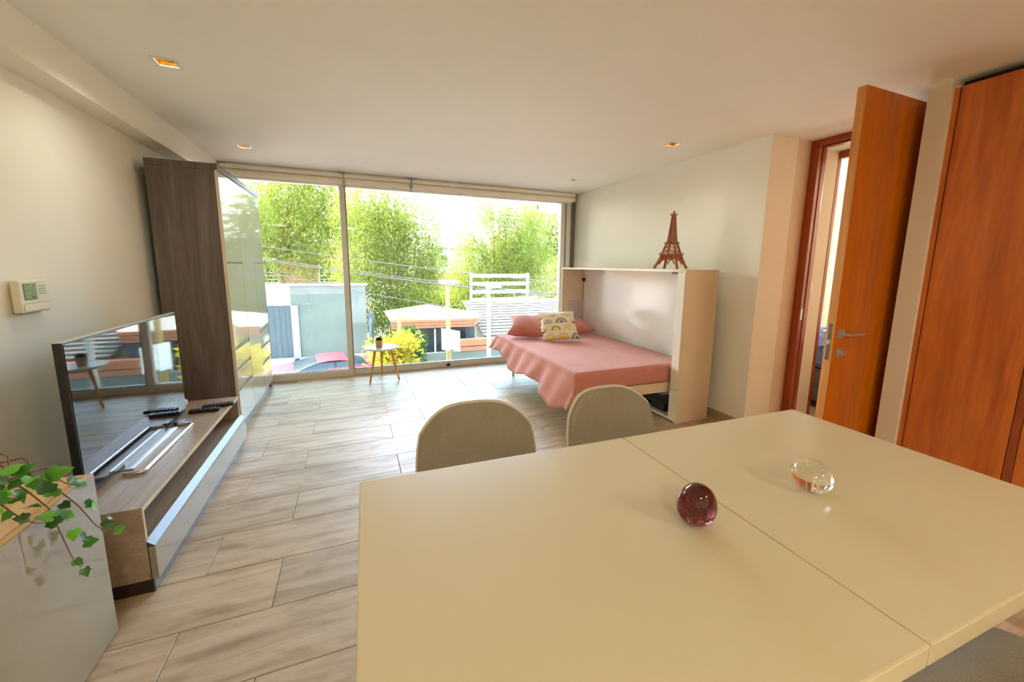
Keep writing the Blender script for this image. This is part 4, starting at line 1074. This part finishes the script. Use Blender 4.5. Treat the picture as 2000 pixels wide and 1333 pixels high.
CAB = [((-12, 13.4, 3.0), (-2.3, 13, 1.80), (6.93, 13, .76), (14, 12.8, .15)), ((-12, 13.4, 2.6), (-2.3, 13, 1.47), (6.3, 13, .40), (14, 12.8, -.2)),
       ((-12, 13.4, 2.45), (-2.3, 13, 1.42), (6.3, 13, .30), (14, 12.8, -.3)), ((-12, 13.4, 2.1), (-2.35, 13, 1.12), (2.94, 13, -.03), (4.6, 14.05, .3))]
for i, pts in enumerate(CAB):
    P_ = []
    for a, b in zip(pts, pts[1:]):
        for k in range(8):
            u = k/8; P_.append(Vector(a).lerp(Vector(b), u)-Vector((0, 0, .12*math.sin(u*PI)*.5)))
    P_.append(Vector(pts[-1]))
    o = MB().tube(P_, .011 if i != 2 else .016, 5).build('overhead_cable', 'cable', None, smooth=True)
    tag(o, ['uppermost overhead cable crossing the view of the trees', 'thin overhead cable second from the top', 'thick overhead cable third from the top', 'lowest overhead cable dropping to the white utility pole'][i], 'cable', 'overhead cables')

# ------------------------------------------------------------------ trees
def leaf_cloud(P, D, L, W_):
    """P leaf bases (n,3), D droop directions (n,3); returns mesh data of one bent quad pair per leaf"""
    n = len(P); side = np.cross(D, RNG.normal(size=(n, 3))); side /= np.linalg.norm(side, axis=1)[:, None]+1e-9
    L = L[:, None]; Wv = side*W_[:, None]
    V = np.stack([P, P+D*L*.5+Wv, P+D*L, P+D*L*.5-Wv], 1).reshape(-1, 3)
    return V
def crown_mesh(name, V, mat, parent, base):
    n = len(V)//4; me = bpy.data.meshes.new(name); me.vertices.add(len(V)); me.vertices.foreach_set('co', (V-np.array(base)).astype(np.float32).ravel())
    me.loops.add(len(V)); me.loops.foreach_set('vertex_index', np.arange(len(V), dtype=np.int32))
    me.polygons.add(n); me.polygons.foreach_set('loop_start', np.arange(0, len(V), 4, dtype=np.int32)); me.polygons.foreach_set('loop_total', np.full(n, 4, dtype=np.int32))
    me.update(calc_edges=True); me.materials.append(MATS[mat]); o = bpy.data.objects.new(name, me); COL.objects.link(o); o.parent = parent; return o
def tree(name, label, foot, blobs, mat, n, leaf=(.19, .026), hang=1.1, group=None, trunk=.16):
    """blobs: (x,y,z,rx,ry,rz) clumps of drooping strands"""
    t = thing(name, foot, label, 'tree' if 'tree' in name else 'shrub', group); f = Vector(foot); allV = []
    tot = sum(b[3]*b[5] for b in blobs); per = 7
    for b in blobs:
        m = int(n*b[3]*b[5]/tot/per); d = RNG.normal(size=(m, 3)); d /= np.linalg.norm(d, axis=1)[:, None]
        rr = RNG.random(m)**(1/2.2); S = np.array(b[:3])+d*rr[:, None]*np.array(b[3:])
        out = d*np.array([1, 1, 0]); 
        for k in range(per):
            P = S.copy(); u = k/per; P[:, 2] -= hang*u*RNG.uniform(.5, 1.1, m); P += out*.12*u+RNG.normal(scale=.10*max(leaf[0]/.2, .3), size=(m, 3))
            D = RNG.normal(scale=.55, size=(m, 3))+np.array([0, 0, -1.0 if hang > .3 else .1]); D /= np.linalg.norm(D, axis=1)[:, None]
            allV.append(leaf_cloud(P, D, RNG.uniform(.6, 1.2, m)*leaf[0], RNG.uniform(.7, 1.2, m)*leaf[1]))
    crown_mesh('foliage', np.concatenate(allV), mat, t, foot)['kind'] = 'stuff'
    c = Vector((sum(b[0] for b in blobs)/len(blobs), sum(b[1] for b in blobs)/len(blobs), 0)); zb = min(b[2]-b[5]*.2 for b in blobs)
    if trunk:
        mid = f.lerp(Vector((c.x, c.y, zb)), .6); mid.x += .2
        fork = Vector((c.x, c.y, zb))
        MB().tube([f, mid, fork], [trunk*1.2, trunk, trunk*.7], 10).build('trunk', 'bark', t, smooth=True)
        for b in blobs:
            e = Vector(b[:3])+Vector((0, 0, b[5]*.45)); MB().tube([fork, fork.lerp(e, .5)+Vector((.15, 0, .2)), e], [trunk*.55, trunk*.35, trunk*.12], 7).build('branch', 'bark', t, smooth=True)
    return t
tree('pepper_tree', 'tall weeping pepper tree rising behind the garden wall', (-3.8, 23.6, ZG), [(x*1.12, 23.6, CAM_H+(z-CAM_H)*1.12, rx*1.12, 1.6, rz*1.12) for x, z, rx, rz in [(-4.6, 3.6, 2.3, 2.2), (-2.4, 4.3, 2.2, 2.4), (-.9, 3.2, 1.8, 2.0), (-3, 1.9, 2.4, 1.2), (-6.5, 2.4, 2, 2.2), (-1.4, 5.6, 2.4, 1.4)]], 'leaf_pepper', 34000, group='trees across the street', leaf=(.2, .03))
k_ = 1.2
tree('pepper_tree', 'large weeping pepper tree drooping at the end of the garden wall', (1.3, 20.4, ZG), [(x*k_, 20.4+(y-16.7), CAM_H+(z-CAM_H)*k_, rx*k_, ry, rz*k_) for x, y, z, rx, ry, rz in [(.7, 16.6, 3.6, 1.5, 1.1, 1.5), (2.1, 16.8, 3.0, 1.5, 1.1, 1.7), (.3, 16.6, 1.5, 1.3, 1, 1.4), (1.9, 17, 1.0, 1.5, 1, 1.4), (.75, 16.4, -.3, .75, .9, 1.0), (1.6, 16.8, -.1, 1.0, .9, .7), (3.1, 17, 1.6, .7, 1, 1.2)]], 'leaf_pepper', 34000, group='trees across the street', hang=1.4)
tree('pepper_tree', 'broad pale pepper tree standing behind the corrugated roof', (8.2, 24, ZG), [(x*1.09, 24, CAM_H+(z-CAM_H)*1.09, rx*1.09, 1.2, rz*1.09) for x, y, z, rx, ry, rz in [(6.6, 22, 1.4, 1.9, 2, 1.6), (8.4, 22, 2.9, 2.0, 2, 1.9), (7.6, 22, .3, 2.3, 2, 1.3), (9.8, 22, 1.6, 2.0, 2, 1.8), (9.6, 22, 4.4, 1.7, 2, 1.4), (5.4, 22, .3, 1.1, 2, 1.1), (7.2, 22, 4.6, 1.5, 2, 1.1), (6.0, 22, 3.0, .9, 2, .9)]], 'leaf_pepper', 38000, group='trees across the street')
tree('pepper_tree', 'yellowish bushy tree beside the neighbouring roof eave', (12.2, 21.3, ZG), [(x*1.16, 21.3, CAM_H+(z-CAM_H)*1.16, rx*1.16, 1.0, rz*1.16) for x, z, rx, rz in [(10.2, .6, 1.6, 1.7), (11.4, 1.6, 1.6, 1.6), (9.5, -.4, 1.0, .9), (12.6, .4, 2, 1.8)]], 'leaf_olive', 20000, group='trees across the street')
tree('street_tree', 'added street tree, mostly unseen, whose high crown shades the garden wall', (-5.6, 15.6, ZG), [(-5.4, 15.6, 5.9, 2.0, 2.0, 1.5), (-3.0, 15.8, 6.4, 2.2, 2.2, 1.5), (-.8, 15.8, 6.6, 2.0, 2.2, 1.4), (-2.4, 14.2, 7.6, 2.6, 1.8, 1.4)], 'leaf_pepper', 26000, group='trees across the street', leaf=(.22, .045), hang=.9)  # tree put in so its mostly unseen crown shades the garden wall
tree('street_tree', 'reddish thin tree low between the two large pepper trees', (6.0, 30.2, ZG), [(5.3, 30.2, -.45, 1.6, 1.2, 1.15), (7.0, 30.2, -.2, 1.7, 1.2, 1.15)], 'leaf_rust', 5000, leaf=(.2, .05), hang=.3, group='trees across the street', trunk=.12)
tree('street_tree', 'green rounded tree hedge behind the pale flat roof', (4.3, 27.2, ZG), [(3.3, 27.2, -.75, 1.45, .9, .88), (5.4, 27.2, -.95, 1.85, .9, .72), (7.1, 27.2, -.9, 1.45, .9, .78)], 'leaf_pepper', 12000, leaf=(.2, .05), hang=.35, group='trees across the street', trunk=.1)
tree('street_tree', 'far olive tree high behind the pinkish apartment house', (-1, 36, ZG), [(-4, 36, 5.2, 4, 2, 3), (1.8, 36, 4.0, 3.2, 2, 3.0), (-9, 36, 4, 4, 2, 4)], 'leaf_olive', 16000, leaf=(.34, .09), group='trees across the street', trunk=.25)
tree('street_tree', 'far olive tree filling the distance beyond the slatted screen', (17, 34, ZG), [(13.5, 34, 2.4, 2.4, 2, 2.6), (17.5, 34, 4.2, 3.6, 2, 4), (22.5, 34, 3.6, 4, 2, 4)], 'leaf_olive', 16000, leaf=(.34, .09), group='trees across the street', trunk=.25)
tree('garden_shrub', 'yellow leaved shrub growing in front of the cream post', (.95, 11.0, ZG), [(.72, 11, -.85, .42, .35, .2), (1.15, 11, -.78, .42, .35, .2), (.9, 10.95, -1.35, .55, .4, .4), (.75, 11, -1.8, .5, .4, .3)], 'leaf_yellow', 3000, leaf=(.2, .03), hang=.05, trunk=.03)
tree('garden_shrub', 'dark green rounded shrub beside the low flat roofed house', (1.7, 13.6, ZG), [(1.6, 13.6, -1.25, .55, .5, .55), (1.5, 13.6, -1.8, .6, .5, .5)], 'leaf_green', 4200, leaf=(.12, .035), hang=.1, trunk=.05)
tree('garden_shrub', 'pink flowering shrub beside the red car', (-1.7, 9.6, ZG), [(-1.62, 9.6, -1.16, .16, .2, .12), (-1.25, 9.6, -1.26, .2, .2, .12), (-1.5, 9.6, -1.6, .4, .3, .4)], 'blossom', 1500, leaf=(.07, .03), hang=.05, trunk=.03)
